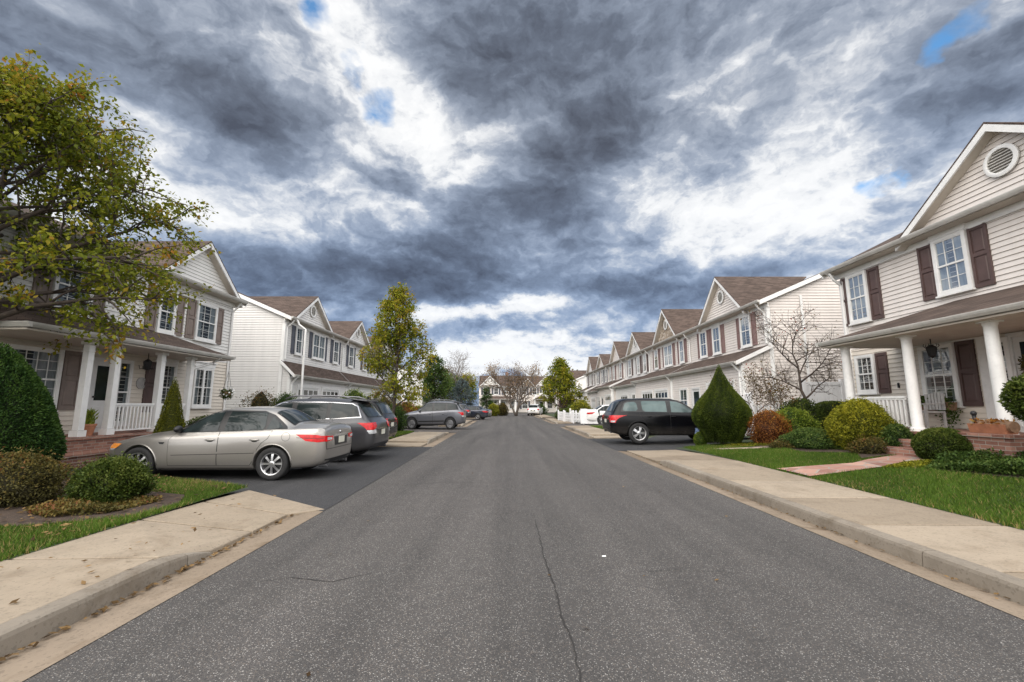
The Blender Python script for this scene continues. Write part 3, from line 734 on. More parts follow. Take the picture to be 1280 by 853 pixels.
L_LAWN = [(-4.555,-8),(-4.555,6.75),(-4.48,7.72),(-8.5,9.25),(-9.9,9.7),(-9.9,-8)]
BED_L = [(-4.75,5.6),(-4.66,6.35),(-5.0,6.95),(-6.2,7.3),(-7.4,8.3),(-9.9,9.3),(-9.9,6.6),(-8.0,5.4),(-6.6,5.3),(-5.6,5.15)]
R_LAWN = [(5.70,-8),(5.66,11.3),(5.5,13.0),(5.33,14.6),(6.2,14.85),(9.6,16.9),(11.2,18.0),(11.2,14.4),(9.0,12.7),(9.0,-8)]
WALK = [(5.70,8.62),(5.68,9.66),(6.5,9.50),(7.1,9.35),(7.6,9.55),(8.05,9.62),(8.5,9.6),(8.62,9.0),(8.0,8.75),(7.2,8.72),(6.4,8.66)]
BED_R = [(7.6,9.75),(8.0,10.4),(7.35,11.3),(7.5,12.6),(6.9,13.2),(8.3,14.0),(9.2,14.6),(11.0,16.0),(11.1,14.0),(9.2,12.4),(9.0,9.8),(8.4,9.72)]
BED_R2 = [(7.55,8.2),(8.3,8.6),(8.95,8.7),(8.95,4.0),(8.3,5.5),(7.75,7.2)]
PATCH = [(6.25,13.25),(6.1,13.75),(7.7,12.95),(8.2,12.5),(7.8,12.35)]
def near_ground():
    poly_sheet('lawn', L_LAWN, zL, M['lawn'], 0)
    lawn_sheet(-24,-9.9,-8,11,lambda x,y:.19,None,3)
    poly_sheet('lawn', R_LAWN, zR, M['lawn'], 0)
    lawn_sheet(9.05,11.3,12.6,18.2,zR,None,.5)
    lawn_sheet(11.2,24,13.9,19.2,lambda x,y:.28,None,2)
    # strips between the driveways further along
    lawn_sheet(-11.7,-5.1,17,29.5,lambda x,y:.07,[(-5.3,17),(-5.35,24.4),(-7.4,25.4),(-10.5,29.4),(-9.3,25.6),(-7.0,17)],.4)
    lawn_sheet(-11.6,-5.7,32,43.5,lambda x,y:.10,None,1.5); lawn_sheet(-11.6,-6.0,50.5,70,lambda x,y:.10,None,2)
    lawn_sheet(5.35,9.7,20.8,30.7,lambda x,y:.10,[(5.35,20.8),(9.7,27),(9.7,30.7),(5.35,30.7)],.5)
    lawn_sheet(5.2,9.6,36.3,47.7,lambda x,y:.11,None,1.5); lawn_sheet(5.0,9.6,52.3,76,lambda x,y:.11,None,2)
    poly_sheet('mulch_bed', BED_L, zL, M['mulch'], .022)
    poly_sheet('mulch_bed', BED_R, zR, M['mulch'], .03)
    poly_sheet('mulch_bed', BED_R2, zR, M['mulch'], .03)
    poly_sheet('path', WALK, zR, M['flag'], .035)
    poly_sheet('path', PATCH, zR, M['concrete'], .03)
    poly_sheet('path', [(-8.7,9.3),(-8.7,11),(-10.0,11.6),(-10.0,9.6)], lambda x,y:.05, M['asphalt_new'], .03)

def blades(name, area, polys_in, polys_out, dens, h, zf, seed):
    """short blades of grass; nobody could count them"""
    r = np.random.default_rng(seed); x0, x1, y0, y1 = area
    n = int((x1-x0)*(y1-y0)*dens)
    X = r.uniform(x0, x1, n); Y = r.uniform(y0, y1, n)
    keep = np.array([any(inside(a, b, p) for p in polys_in) and not any(inside(a, b, p) for p in polys_out) for a, b in zip(X, Y)])
    X, Y = X[keep], Y[keep]; n = len(X)
    Z = np.array([zf(a, b) for a, b in zip(X, Y)])
    a = r.uniform(0, 2*PI, n); w = r.uniform(.004, .008, n); hh = h*r.uniform(.5, 1.25, n)
    patch = .5+.5*np.sin(X*1.9+1.1*np.sin(Y*1.3))*np.cos(Y*1.6+.7*np.sin(X*2.3)); hh *= .75+.5*patch
    dx, dy = np.cos(a)*w, np.sin(a)*w
    lx, ly = r.normal(0, .45, n)*hh, r.normal(0, .45, n)*hh
    V = np.empty((n, 3, 3))
    V[:,0] = np.stack([X-dx, Y-dy, Z-.005], 1); V[:,1] = np.stack([X+dx, Y+dy, Z-.005], 1); V[:,2] = np.stack([X+lx, Y+ly, Z+hh], 1)
    F = np.arange(n*3).reshape(n, 3)
    dry = .5+.5*np.sin(X*1.1-2.3*np.sin(Y*.9))*np.sin(Y*1.4+1.2*X)
    t = np.clip(.42 + .26*(patch-.5) + r.normal(0, .17, n), 0, .93); t[r.random(n) < (.04+.22*dry**3)*(1.5 if seed == 1 else .8)] = 1.0
    o = np_mesh(name, V.reshape(-1, 3), F, M['grass'], tint=t)
    return o
def grass():
    o = blades('grass', (-7.4,-4.53,3.3,9.0), [L_LAWN], [BED_L], 5200, .055, zL, 1); tag(o, 'short green lawn grass beside the left sidewalk and driveway', 'grass', kind='stuff')
    o = blades('grass', (5.63,9.05,3.6,15.0), [R_LAWN], [BED_R,BED_R2,WALK,PATCH], 4200, .06, zR, 2); tag(o, 'mown green lawn grass along the right sidewalk', 'grass', kind='stuff')
    o = blades('grass', (-10.5,-5.2,17,29.4), [[(-5.3,17),(-5.35,24.4),(-7.4,25.4),(-10.5,29.4),(-9.3,25.6),(-7.0,17)]], [], 1500, .07, lambda x,y:.07, 3); tag(o, 'strip of green grass in front of the grey crossover', 'grass', kind='stuff')
    o = blades('grass', (5.35,9.6,20.8,30.7), [[(5.35,20.8),(9.7,27),(9.7,30.7),(5.35,30.7)]], [], 1100, .07, lambda x,y:.10, 4); tag(o, 'strip of grass behind the black wagon', 'grass', kind='stuff')
def litter():
    """dry leaf scraps in the gutters, on the beds and lawns"""
    r = np.random.default_rng(9); P = []
    for _ in range(420):
        y = r.uniform(-1, 6.4); P.append((eL(y)-.36+abs(r.normal(0,.03)), y, .004, .022))
    for _ in range(260):
        y = r.uniform(0, 14); P.append((eR(y)+.27-abs(r.normal(0,.035)), y, .004, .018))
    for _ in range(900):
        x, y = r.uniform(-9, -4.7), r.uniform(3.6, 8.6)
        if inside(x, y, L_LAWN): P.append((x, y, zL(x, y)+.035, .032))
    for _ in range(25):
        x, y = r.uniform(5.8, 8.8), r.uniform(4, 13); P.append((x, y, zR(x, y)+.06, .03))
    for _ in range(60):
        x, y = r.uniform(-4.5, -3.2), r.uniform(2.5, 7); P.append((x, y, .142, .022))
    for _ in range(22):
        x, y = r.uniform(-2.6, 3.4), r.uniform(2.4, 14); P.append((x, y, .006, .018))
    P = np.array(P); n = len(P)
    a = r.uniform(0, 2*PI, n); s = P[:,3]*r.uniform(.6, 1.5, n)
    u = np.stack([np.cos(a), np.sin(a), r.normal(0,.2,n)], 1)*s[:,None]; v = np.stack([-np.sin(a), np.cos(a), r.normal(0,.25,n)], 1)*s[:,None]*.55
    c = P[:,:3] + np.array([0,0,.008])
    V = np.stack([c-u, c+v, c+u*1.2, c-v], 1).reshape(-1, 3)
    o = np_mesh('leaf_litter', V, np.arange(n*4).reshape(n, 4), M['leaf_brown'], tint=r.random(n)); tag(o, 'dry brown leaf scraps scattered along gutters and lawns', 'leaf litter', kind='stuff')
ground(); road(); gutters(); sidewalks(); driveways(); near_ground(); grass(); litter()
crack('road_crack', [(.29,6.7),(.32,5.3),(.32,4.5),(.365,3.8),(.355,3.4),(.385,2.95),(.375,2.5),(.40,1.8)], .0065)
crack('road_crack', [(-2.3,3.95),(-1.95,4.1),(-1.55,4.0),(-1.2,4.25)], .005)
crack('road_crack', [(-2.5,8.7),(-2.0,8.6),(-1.4,8.9),(.2,8.75)], .006)
crack('road_crack', [(-1.8,17.5),(-1.55,18.6),(-1.7,20.0),(-1.2,22.5),(-1.3,24)], .012)
crack('road_crack', [(.2,24),(.45,30),(.3,38),(.5,48)], .015)
crack('road_crack', [(1.0,4.2),(1.5,4.28),(2.1,4.2)], .003)
g = Geo(); g.add([(.90,4.62,.006),(.935,4.61,.010),(.94,4.64,.012),(.905,4.65,.008)], [(0,1,2,3)])
tag(g.build('paper_scrap', M['paper']), 'tiny white paper scrap lying on the asphalt right of the crack', 'paper scrap')

# ------------------------------------------------------------------ houses
# local house frame: s along the street, d back from the facade, z up
COURSE = .128
def siding(g, P, poly, c=COURSE, z_from=None):
    """lapped boards over a convex polygon (a,z) on wall plane P(a,z,o)"""
    zs = [p[1] for p in poly]; z0, z1 = min(zs), max(zs)
    def rng_at(z):
        xs = []
        for i in range(len(poly)):
            (ax,az),(bx,bz) = poly[i], poly[(i+1) % len(poly)]
            if abs(az-bz) < 1e-9:
                if abs(az-z) < 1e-6: xs += [ax, bx]
            elif min(az,bz)-1e-9 <= z <= max(az,bz)+1e-9:
                xs.append(ax+(bx-ax)*(z-az)/(bz-az))
        return (min(xs), max(xs)) if xs else None
    z = z0
    brk = sorted(set([round(q,5) for q in zs]))
    while z < z1-1e-4:
        e = min(z+c, z1)
        cuts = [z]+[b for b in brk if z+1e-3 < b < e-1e-3]+[e]
        for q0, q1 in zip(cuts, cuts[1:]):
            r0, r1 = rng_at(q0+1e-5), rng_at(q1-1e-5)
            if not r0 or not r1: continue
            o = lambda q: .027-.024*(q-z)/c
            g.cur = 0; g.quad(P(r0[0],q0,o(q0)),P(r0[1],q0,o(q0)),P(r1[1],q1,o(q1)),P(r1[0],q1,o(q1)))
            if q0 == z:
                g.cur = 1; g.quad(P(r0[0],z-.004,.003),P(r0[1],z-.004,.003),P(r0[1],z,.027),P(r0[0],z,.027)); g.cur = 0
        z = e
def sid(mat): return [M[mat], M['lap_shade_cream' if mat in ('siding_cream','siding_porch_shade') else 'lap_shade_white']]
class House:
    def __init__(self, name, label, cat, loc, mode, group=None):
        self.root = empty(name, loc, 0, label, cat, group)
        self.xf = {'R': lambda s,d,z: (d,s,z), 'L': lambda s,d,z: (-d,s,z), 'E': lambda s,d,z: (s,d,z)}[mode]
    def geo(self): return Geo(self.xf)
    def put(self, name, g, mat, parent=None, **k): return g.build(name, mat, parent or self.root, **k)
def PF(d0): return lambda a,z,o: (a, d0-o, z)          # street facade
def PS0(s0): return lambda a,z,o: (s0-o, a, z)          # end wall towards the viewer
def PS1(s1): return lambda a,z,o: (s1+o, a, z)          # far end wall

def window(h, P, a0, a1, z0, z1, nx=3, ny=4, frame='trim', head=False, sash=True, cur=1, sill=True, simple=False, twin=False):
    """frame with sill, meeting rail, glazing bars, glass and curtains behind it"""
    g = h.geo(); b = .075
    g.pbox(P,a0-b,a0,z0-b,z1+b,.0,.105); g.pbox(P,a1,a1+b,z0-b,z1+b,.0,.105)
    g.pbox(P,a0,a1,z1,z1+b,.0,.103); g.pbox(P,a0,a1,z0-b,z0,.0,.103)
    if sill: g.pbox(P,a0-b-.03,a1+b+.03,z0-b-.045,z0-b-.002,.0,.135)
    if head: g.pbox(P,a0-b-.03,a1+b+.03,z1+b+.002,z1+b+.17,.0,.115); g.pbox(P,a0-b-.07,a1+b+.07,z1+b+.172,z1+b+.215,.0,.16)
    f = h.put('window', g, M[frame])
    zm = (z0+z1)/2
    g = h.geo()
    bw = .012 if not simple else .02
    if sash: g.pbox(P,a0,a1,zm-.022,zm+.022,.055,.098)
    for e0, e1 in ((a0, a0+.03), (a1-.03, a1)): g.pbox(P,e0,e1,z0,z1,.055,.094)
    g.pbox(P,a0+.03,a1-.03,z0,z0+.04,.055,.092); g.pbox(P,a0+.03,a1-.03,z1-.03,z1,.055,.092)
    if twin: g.pbox(P,(a0+a1)/2-.05,(a0+a1)/2+.05,z0,z1,.05,.1)
    for i in range(1, nx): a = a0+(a1-a0)*i/nx; g.pbox(P,a-bw/2,a+bw/2,z0+.04,z1-.03,.062,.084)
    for i in range(1, ny):
        z = z0+(z1-z0)*i/ny
        if not sash or abs(z-zm) > .05: g.pbox(P,a0+.03,a1-.03,z-bw/2,z+bw/2,.062,.082)
    h.put('glazing_bars', g, M['trim'], f)
    g = h.geo(); g.quad(P(a0,z0,.072),P(a1,z0,.072),P(a1,z1,.072),P(a0,z1,.072)); h.put('pane', g, M['glass'], f)
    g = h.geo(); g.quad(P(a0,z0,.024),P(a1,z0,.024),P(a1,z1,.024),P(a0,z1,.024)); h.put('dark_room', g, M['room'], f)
    if cur:
        g = h.geo(); w = a1-a0
        spans = {1: [(0,.26),(.74,1)], 2: [(0,1)], 3: [(0,.42),(.62,1)], 4: [(.0,.18),(.82,1)]}[cur]
        zt, zb = z1, z0
        for u0, u1 in spans:
            n = max(6, int((u1-u0)*w/.02))
            for i in range(n):
                q0, q1 = a0+w*(u0+(u1-u0)*i/n), a0+w*(u0+(u1-u0)*(i+1)/n)
                o0, o1 = .040+.010*math.sin(i*1.25+.4*math.sin(i*.37)), .040+.010*math.sin((i+1)*1.25+.4*math.sin((i+1)*.37))
                g.quad(P(q0,zb,o0),P(q1,zb,o1),P(q1,zt,o1),P(q0,zt,o0))
        h.put('curtain', g, M['curtain'], f, smooth=True)
    return f
def shutter(h, P, a0, a1, z0, z1, mat):
    g = h.geo(); st = min(.06, (a1-a0)*.2); zm = z0+(z1-z0)*.53
    g.pbox(P,a0,a1,z0,z1,.018,.036)
    g.pbox(P,a0,a0+st,z0,z1,.036,.062); g.pbox(P,a1-st,a1,z0,z1,.036,.062)
    for e0, e1 in ((z0,z0+.09),(zm-.04,zm+.04),(z1-.08,z1)): g.pbox(P,a0+st,a1-st,e0,e1,.036,.060)
    for e0, e1 in ((z0+.12,zm-.07),(zm+.07,z1-.11)): g.pbox(P,a0+st+.03,a1-st-.03,e0,e1,.036,.054,.02)
    return h.put('shutter', g, M[mat])
def gutter_line(g, s0, s1, d, z):
    """K-profile gutter along the street"""
    prof = [(d,z),(d,z-.11),(d-.05,z-.11),(d-.085,z-.06),(d-.10,z-.02),(d-.10,z)]
    g.prism(prof, lambda a,b,e: (e,a,b), s0, s1)
def downspout(h, pts, w=.042):
    g = h.geo(); g.tube(pts, w, 6)
    return h.put('downspout', g, M['trim'])
def rake_board(g, c, hw, zp, ze, d0, d1, hgt=.20):
    for sg in (-1, 1):
        g.prism([(c,zp),(c+sg*hw,ze),(c+sg*hw,ze-hgt),(c,zp-hgt*1.05)], lambda a,b,e: (a,e,b), d0, d1)
def front_gable(h, c, hw, ze, zp, mat, vent=True, stone=False, back=4.6, lift=.0):
    """street-facing gable with overhang, white rakes, round vent and its own roof"""
    g = h.geo(); oh = .34; k = (zp-ze)/hw
    zE = ze-k*.30; H2 = hw+.30
    for sg in (-1, 1):
        g.slab([(c,-oh,zp+.14),(c+sg*H2,-oh,zE+.14),(c+sg*H2,1.0,zE+.14),(c,back,zp+.14)], .05)
    h.put('gable_roof', g, M['shingle'])
    g = h.geo(); rake_board(g, c, H2, zp+.085, zE+.085, -oh+.0, -oh+.045, .17)
    h.put('rake_board', g, M['trim'])
    g = h.geo()
    for sg in (-1, 1):   # sloping soffit behind the rake
        g.slab([(c,-oh+.05,zp-.06),(c+sg*H2,-oh+.05,zE-.06),(c+sg*H2,.04,zE-.06),(c,.04,zp-.06)], .02)
    h.put('soffit', g, M['soffit'])
    g = h.geo()
    if stone: g.prism([(c-hw,ze),(c+hw,ze),(c,zp-.05)], lambda a,b,e: (a,e,b), -.045, .1)
    else: siding(g, PF(-.03), [(c-hw,ze),(c+hw,ze),(c,zp-.05)])
    h.put('gable_wall', g, M[mat] if stone else sid(mat))
    if vent:
        zc = ze+(zp-ze)*.52; g = h.geo(); r = .27
        g.lathe([(r+.09,-.085),(r+.09,-.12),(r+.03,-.14),(r,-.13),(r,-.085)], c, 0, zc, 24, 'y', False)
        f = h.put('vent_frame', g, M['trim'], smooth=True, angle=40)
        g = h.geo(); n = 8
        for i in range(n):
            z = zc-r+2*r*(i+.5)/n; w = math.sqrt(max(0.0004, r*r-(z-zc)**2))
            g.quad((c-w,-.065,z+r/n),(c+w,-.065,z+r/n),(c+w,-.115,z-r/n*.7),(c-w,-.115,z-r/n*.7))
        g.lathe([(r,-.062),(r,-.058)], c, 0, zc, 24, 'y', True)
        h.put('vent_louvre', g, M['trim_grey'], f)
def main_roof(h, s0, s1, ze, dr, zr, D, o0=.0, o1=.0):
    g = h.geo(); k = (zr-ze)/(dr+.42)
    g.slab([(s0-o0,-.42,ze),(s1+o1,-.42,ze),(s1+o1,dr,zr),(s0-o0,dr,zr)], .10)
    zb = zr-(D-dr+.4)*k
    g.slab([(s0-o0,dr,zr),(s1+o1,dr,zr),(s1+o1,D+.4,zb),(s0-o0,D+.4,zb)], .10)
    return h.put('roof', g, M['shingle'])
def end_rake(h, s, ze, dr, zr, D, sgn):
    """white fascia along the end of the main roof"""
    g = h.geo(); k = (zr-ze)/(dr+.42); zb = zr-(D-dr+.4)*k
    a0, a1 = (s-.03, s) if sgn < 0 else (s, s+.03)
    for (x0,q0),(x1,q1) in (((-.42,ze),(dr,zr)),((dr,zr),(D+.4,zb))):
        g.prism([(x0,q0-.015),(x1,q1-.015),(x1,q1-.21),(x0,q0-.21)], lambda a,b,e: (e,a,b), a0, a1)
    return h.put('fascia', g, M['trim'])
def eave(h, s0, s1, ze, cap0=True):
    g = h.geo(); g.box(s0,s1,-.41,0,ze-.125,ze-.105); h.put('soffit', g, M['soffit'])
    g = h.geo(); gutter_line(g, s0, s1, -.42, ze+.0); h.put('gutter', g, M['trim_grey'])
    g = h.geo(); g.box(s0,s1,-.062,-.037,ze-.30,ze-.13); h.put('frieze_board', g, M['trim'])
def body(h, s0, s1, z0, zw, D, dr, zr, mat, ends=(True, True), lower=None):
    g = h.geo(); zl = z0
    if lower:
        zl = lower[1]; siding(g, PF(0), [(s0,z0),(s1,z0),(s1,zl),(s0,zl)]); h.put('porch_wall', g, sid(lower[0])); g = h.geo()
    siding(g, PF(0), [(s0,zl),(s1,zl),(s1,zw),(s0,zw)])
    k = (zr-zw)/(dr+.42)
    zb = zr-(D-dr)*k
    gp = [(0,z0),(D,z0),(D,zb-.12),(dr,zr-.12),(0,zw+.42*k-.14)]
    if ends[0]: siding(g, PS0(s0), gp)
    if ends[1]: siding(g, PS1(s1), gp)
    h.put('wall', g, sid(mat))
    g = h.geo(); g.quad((s0,D,z0),(s1,D,z0),(s1,D,zb-.12),(s0,D,zb-.12)); h.put('rear_wall', g, M[mat])
def corner_board(h, s, d, z0, z1, w=.10):
    g = h.geo(); g.box(s-.055,s+w,d-.060,d-.036,z0,z1); g.box(s-.060,s-.036,d-.0355,d+w,z0,z1)
    h.put('corner_board', g, M['trim'])
def garage_door(h, P, a0, a1, z0, z1, win=True):
    g = h.geo(); g.pbox(P,a0-.12,a0,z0,z1+.14,.0,.06); g.pbox(P,a1,a1+.12,z0,z1+.14,.0,.06); g.pbox(P,a0,a1,z1,z1+.14,.0,.058)
    f = h.put('garage_door', g, M['trim'])
    g = h.geo(); rows = 4; hgt = (z1-z0)/rows; n = 4
    for r in range(rows):
        g.pbox(P,a0,a1,z0+r*hgt+.006,z0+(r+1)*hgt-.006,.0,.025)
        if win and r == rows-1: continue
        for i in range(n):
            w = (a1-a0)/n; g.pbox(P,a0+w*i+.07,a0+w*(i+1)-.07,z0+r*hgt+.09,z0+(r+1)*hgt-.09,.025,.036,.02)
    h.put('door_panel', g, M['door_white'], f)
    if win:
        g = h.geo()
        for i in range(n):
            w = (a1-a0)/n; g.pbox(P,a0+w*i+.08,a0+w*(i+1)-.08,z0+3*hgt+.12,z0+4*hgt-.12,.025,.03)
        h.put('pane', g, M['car_glass'], f)
def entry_door(h, P, a0, a1, z0, z1, glassy=True, mat='door_white'):
    g = h.geo(); g.pbox(P,a0-.1,a0,z0,z1+.1,.0,.07); g.pbox(P,a1,a1+.1,z0,z1+.1,.0,.07); g.pbox(P,a0,a1,z1,z1+.1,.0,.068)
    g.pbox(P,a0,a1,z0,z1,.0,.03); w = a1-a0
    g.pbox(P,a0+.1,a1-.1,z0+.12,z0+.75,.03,.042,.02)
    f = h.put('door', g, M[mat])
    g = h.geo(); g.pbox(P,a0+.12,a1-.12,z0+.9,z1-.12,.03,.036); h.put('pane', g, M['car_glass'], f)
    g = h.geo(); g.sphere(P(a0+.07 if glassy else a1-.07,z0+1.0,.07),.03,10,6); h.put('handle', g, M['iron'], f, smooth=True)
    return f
def round_column(h, s, d, z0, z1, r=.108):
    g = h.geo()
    g.lathe([(r*1.35,0),(r*1.35,.06),(r*1.12,.09),(r*1.1,.12),(r,.15),(r*1.02,.8),(r*.93,z1-z0-.16),(r*.93,z1-z0-.14),(r*1.08,z1-z0-.11),(r*1.08,z1-z0-.07)], s, d, z0, 28)
    g.box(s-r*1.25,s+r*1.25,d-r*1.25,d+r*1.25,z1-.068,z1)
    return h.put('porch_column', g, M['trim'], smooth=True, angle=35)
def square_column(h, s, d, z0, z1, w=.125):
    g = h.geo(); g.box(s-w,s+w,d-w,d+w,z0+.16,z1-.12); g.box(s-w-.035,s+w+.035,d-w-.035,d+w+.035,z0,z0+.155)
    g.box(s-w-.02,s+w+.02,d-w-.02,d+w+.02,z1-.30,z1-.27); g.box(s-w-.04,s+w+.04,d-w-.04,d+w+.04,z1-.118,z1)
    return h.put('porch_column', g, M['trim'], bevel=.006)
def railing(h, p0, p1, z0, top=.80, step=.115):
    """top rail, bottom rail and square balusters between two (s,d) points"""
    g = h.geo(); L = math.dist(p0, p1); n = int(L/step); ux, uy = (p1[0]-p0[0])/L, (p1[1]-p0[1])/L
    def bar(t0, t1, za, zb, w):
        q = [(p0[0]+ux*t0-uy*w,p0[1]+uy*t0+ux*w),(p0[0]+ux*t0+uy*w,p0[1]+uy*t0-ux*w),(p0[0]+ux*t1+uy*w,p0[1]+uy*t1-ux*w),(p0[0]+ux*t1-uy*w,p0[1]+uy*t1+ux*w)]
        g.prism(q, lambda a,b,e: (a,b,e), za, zb)
    bar(0, L, z0+top-.05, z0+top, .04); bar(0, L, z0+top-.09, z0+top-.051, .022); bar(0, L, z0+.08, z0+.12, .025)
    for i in range(n):
        t = L*(i+.5)/n; bar(t-.019, t+.019, z0+.121, z0+top-.091, .019)
    return h.put('railing', g, M['trim'])
def porch_roof(h, s0, s1, zg, zw, dep, hip0=True, hip1=True, ins=None):
    """pent roof: gutter at d=-dep, z=zg; meets the wall at z=zw; hipped ends"""
    g = h.geo(); a = dep*.75 if ins is None else ins
    p0 = s0+(a if hip0 else 0); p1 = s1-(a if hip1 else 0)
    g.slab([(s0,-dep,zg),(s1,-dep,zg),(p1,-.0,zw),(p0,-.0,zw)], .06)
    if hip0: g.slab([(s0,0,zg),(s0,-dep,zg),(p0,-.0,zw)], .06)
    if hip1: g.slab([(s1,-dep,zg),(s1,0,zg),(p1,-.0,zw)], .06)
    h.put('porch_roof', g, M['shingle'])
    g = h.geo(); gutter_line(g, s0-.0, s1+.0, -dep, zg-.0)
    if hip0: g.prism([(s0-.001,zg),(s0-.001,zg-.11),(s0-.05,zg-.11),(s0-.10,zg-.02),(s0-.10,zg)], lambda a,b,e: (a,e,b), -dep-.10, .0)
    if hip1: g.prism([(s1+.001,zg),(s1+.001,zg-.11),(s1+.05,zg-.11),(s1+.10,zg-.02),(s1+.10,zg)], lambda a,b,e: (a,e,b), -dep-.10, .0)
    h.put('porch_gutter', g, M['trim_grey'])
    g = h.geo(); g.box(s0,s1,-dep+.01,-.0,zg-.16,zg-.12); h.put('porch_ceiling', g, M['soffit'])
    return g

# ---- right side, first house (porch with round columns)
def house_right():
    h = House('porch_house', 'cream clapboard house with brown shutters and round white porch columns', 'house', (11.2, 0, 0), 'R')
    ze, zr, dr, D, s0, s1, zf = 6.06, 8.75, 5.0, 10.0, 4.3, 14.4, .92
    body(h, s0, s1, .3, ze-.12, D, dr, zr, 'siding_cream', lower=('siding_porch_shade', 3.3))
    main_roof(h, s0, s1, ze, dr, zr, D, .25, .25); end_rake(h, s1+.25, ze, dr, zr, D, 1); end_rake(h, s0-.25, ze, dr, zr, D, -1)
    eave(h, s0-.25, s1+.25, ze)
    front_gable(h, 9.2, 2.35, 6.12, 7.82, 'siding_cream')
    corner_board(h, s1-.07, 0, .3, ze-.36); 
    P = PF(0)
    # upper windows
    for a0, a1, zz0, zz1, hd in ((13.35, 14.0, 4.2, 5.66, False), (10.28, 11.0, 4.38, 5.72, True), (7.4, 8.12, 4.38, 5.72, True)):
        window(h, P, a0, a1, zz0, zz1, 3, 4, cur=2 if not hd else 3, head=hd)
        shutter(h, P, a0-.52, a0-.10, zz0-.1, zz1+.06, 'shut_brown'); 
        if a1 < 13.9: shutter(h, P, a1+.10, a1+.52, zz0-.1, zz1+.06, 'shut_brown')
        else: shutter(h, P, a1+.10, a1+.34, zz0-.1, zz1+.06, 'shut_brown')
    # ground floor under the porch
    window(h, P, 13.42, 14.02, 1.95, 3.0, 3, 4, cur=4); shutter(h, P, 12.92, 13.32, 1.86, 3.08, 'shut_brown')
    window(h, P, 10.98, 11.78, 1.56, 3.0, 3, 4, cur=4); shutter(h, P, 10.44, 10.88, 1.48, 3.08, 'shut_brown')
    g = h.geo(); g.box(10.16,10.36,-.07,-.021,zf,3.1); g.box(10.02,10.14,-.05,-.021,zf,3.1); g.box(10.0,12.1,-.06,-.021,3.085,3.22); h.put('door_surround', g, M['trim'])
    entry_door(h, P, 8.75, 9.62, zf, 3.0)
    window(h, P, 9.74, 9.92, zf+.2, 2.95, 1, 5, cur=0, sill=False)
    # porch
    porch_roof(h, 5.4, 12.45, 3.28, 4.12, 2.3, True, True)
    for s in (12.05, 10.15, 8.33, 6.5): round_column(h, s, -1.92, zf, 3.16)
    railing(h, (10.35,-1.92), (11.86,-1.92), zf); railing(h, (12.05,-1.75), (12.05,-.1), zf)
    g = h.geo(); g.box(5.6,12.3,-2.15,-.024,.25,zf-.05); g.box(5.55,12.35,-2.2,-.022,zf-.048,zf); h.put('porch_base', g, M['brick'])
    # half-round brick steps in front of the second column
    for r_, zt in ((.62,.77),(.98,.60)):
        g = h.geo(); poly = [(9.62+r_*math.cos(a), -2.2-r_*.75*math.sin(a)) for a in [PI*i/14 for i in range(15)]]
        g.prism(poly, lambda a,b,e: (a,b,e), .2, zt); h.put('porch_step', g, M['brick'])
    g = h.geo(); g.box(7.75,8.85,-2.55,-2.202,.3,.93); g.box(7.7,8.9,-2.6,-2.203,.931,.985); h.put('porch_pier', g, M['brick'])
    downspout(h, [(14.33,-.42,5.95),(14.33,-.3,5.72),(14.33,-.07,5.5),(14.33,-.07,.35)])
    downspout(h, [(14.42,-.45,6.0),(14.42,-.25,5.85)], .06)
    # lantern hanging from the porch ceiling
    g = h.geo(); g.tube([(10.62,-.9,3.12),(10.62,-.9,2.96)], .012, 6); g.lathe([(.03,.0),(.10,-.05),(.11,-.07),(.075,-.27),(.03,-.31),(.0,-.33)], 10.62,-.9,2.97, 6)
    for k in range(6):
        a = 2*PI*k/6; g.tube([(10.62+.11*math.cos(a),-.9+.11*math.sin(a),2.90),(10.62+.15*math.cos(a),-.9+.15*math.sin(a),2.95),(10.62+.13*math.cos(a),-.9+.13*math.sin(a),2.99)], .008, 4)
    h.put('porch_lantern', g, M['iron'])
    g = h.geo(); g.box(12.62,12.66,-.06,-.022,2.0,2.14); h.put('doorbell', g, M['iron'])
    return h
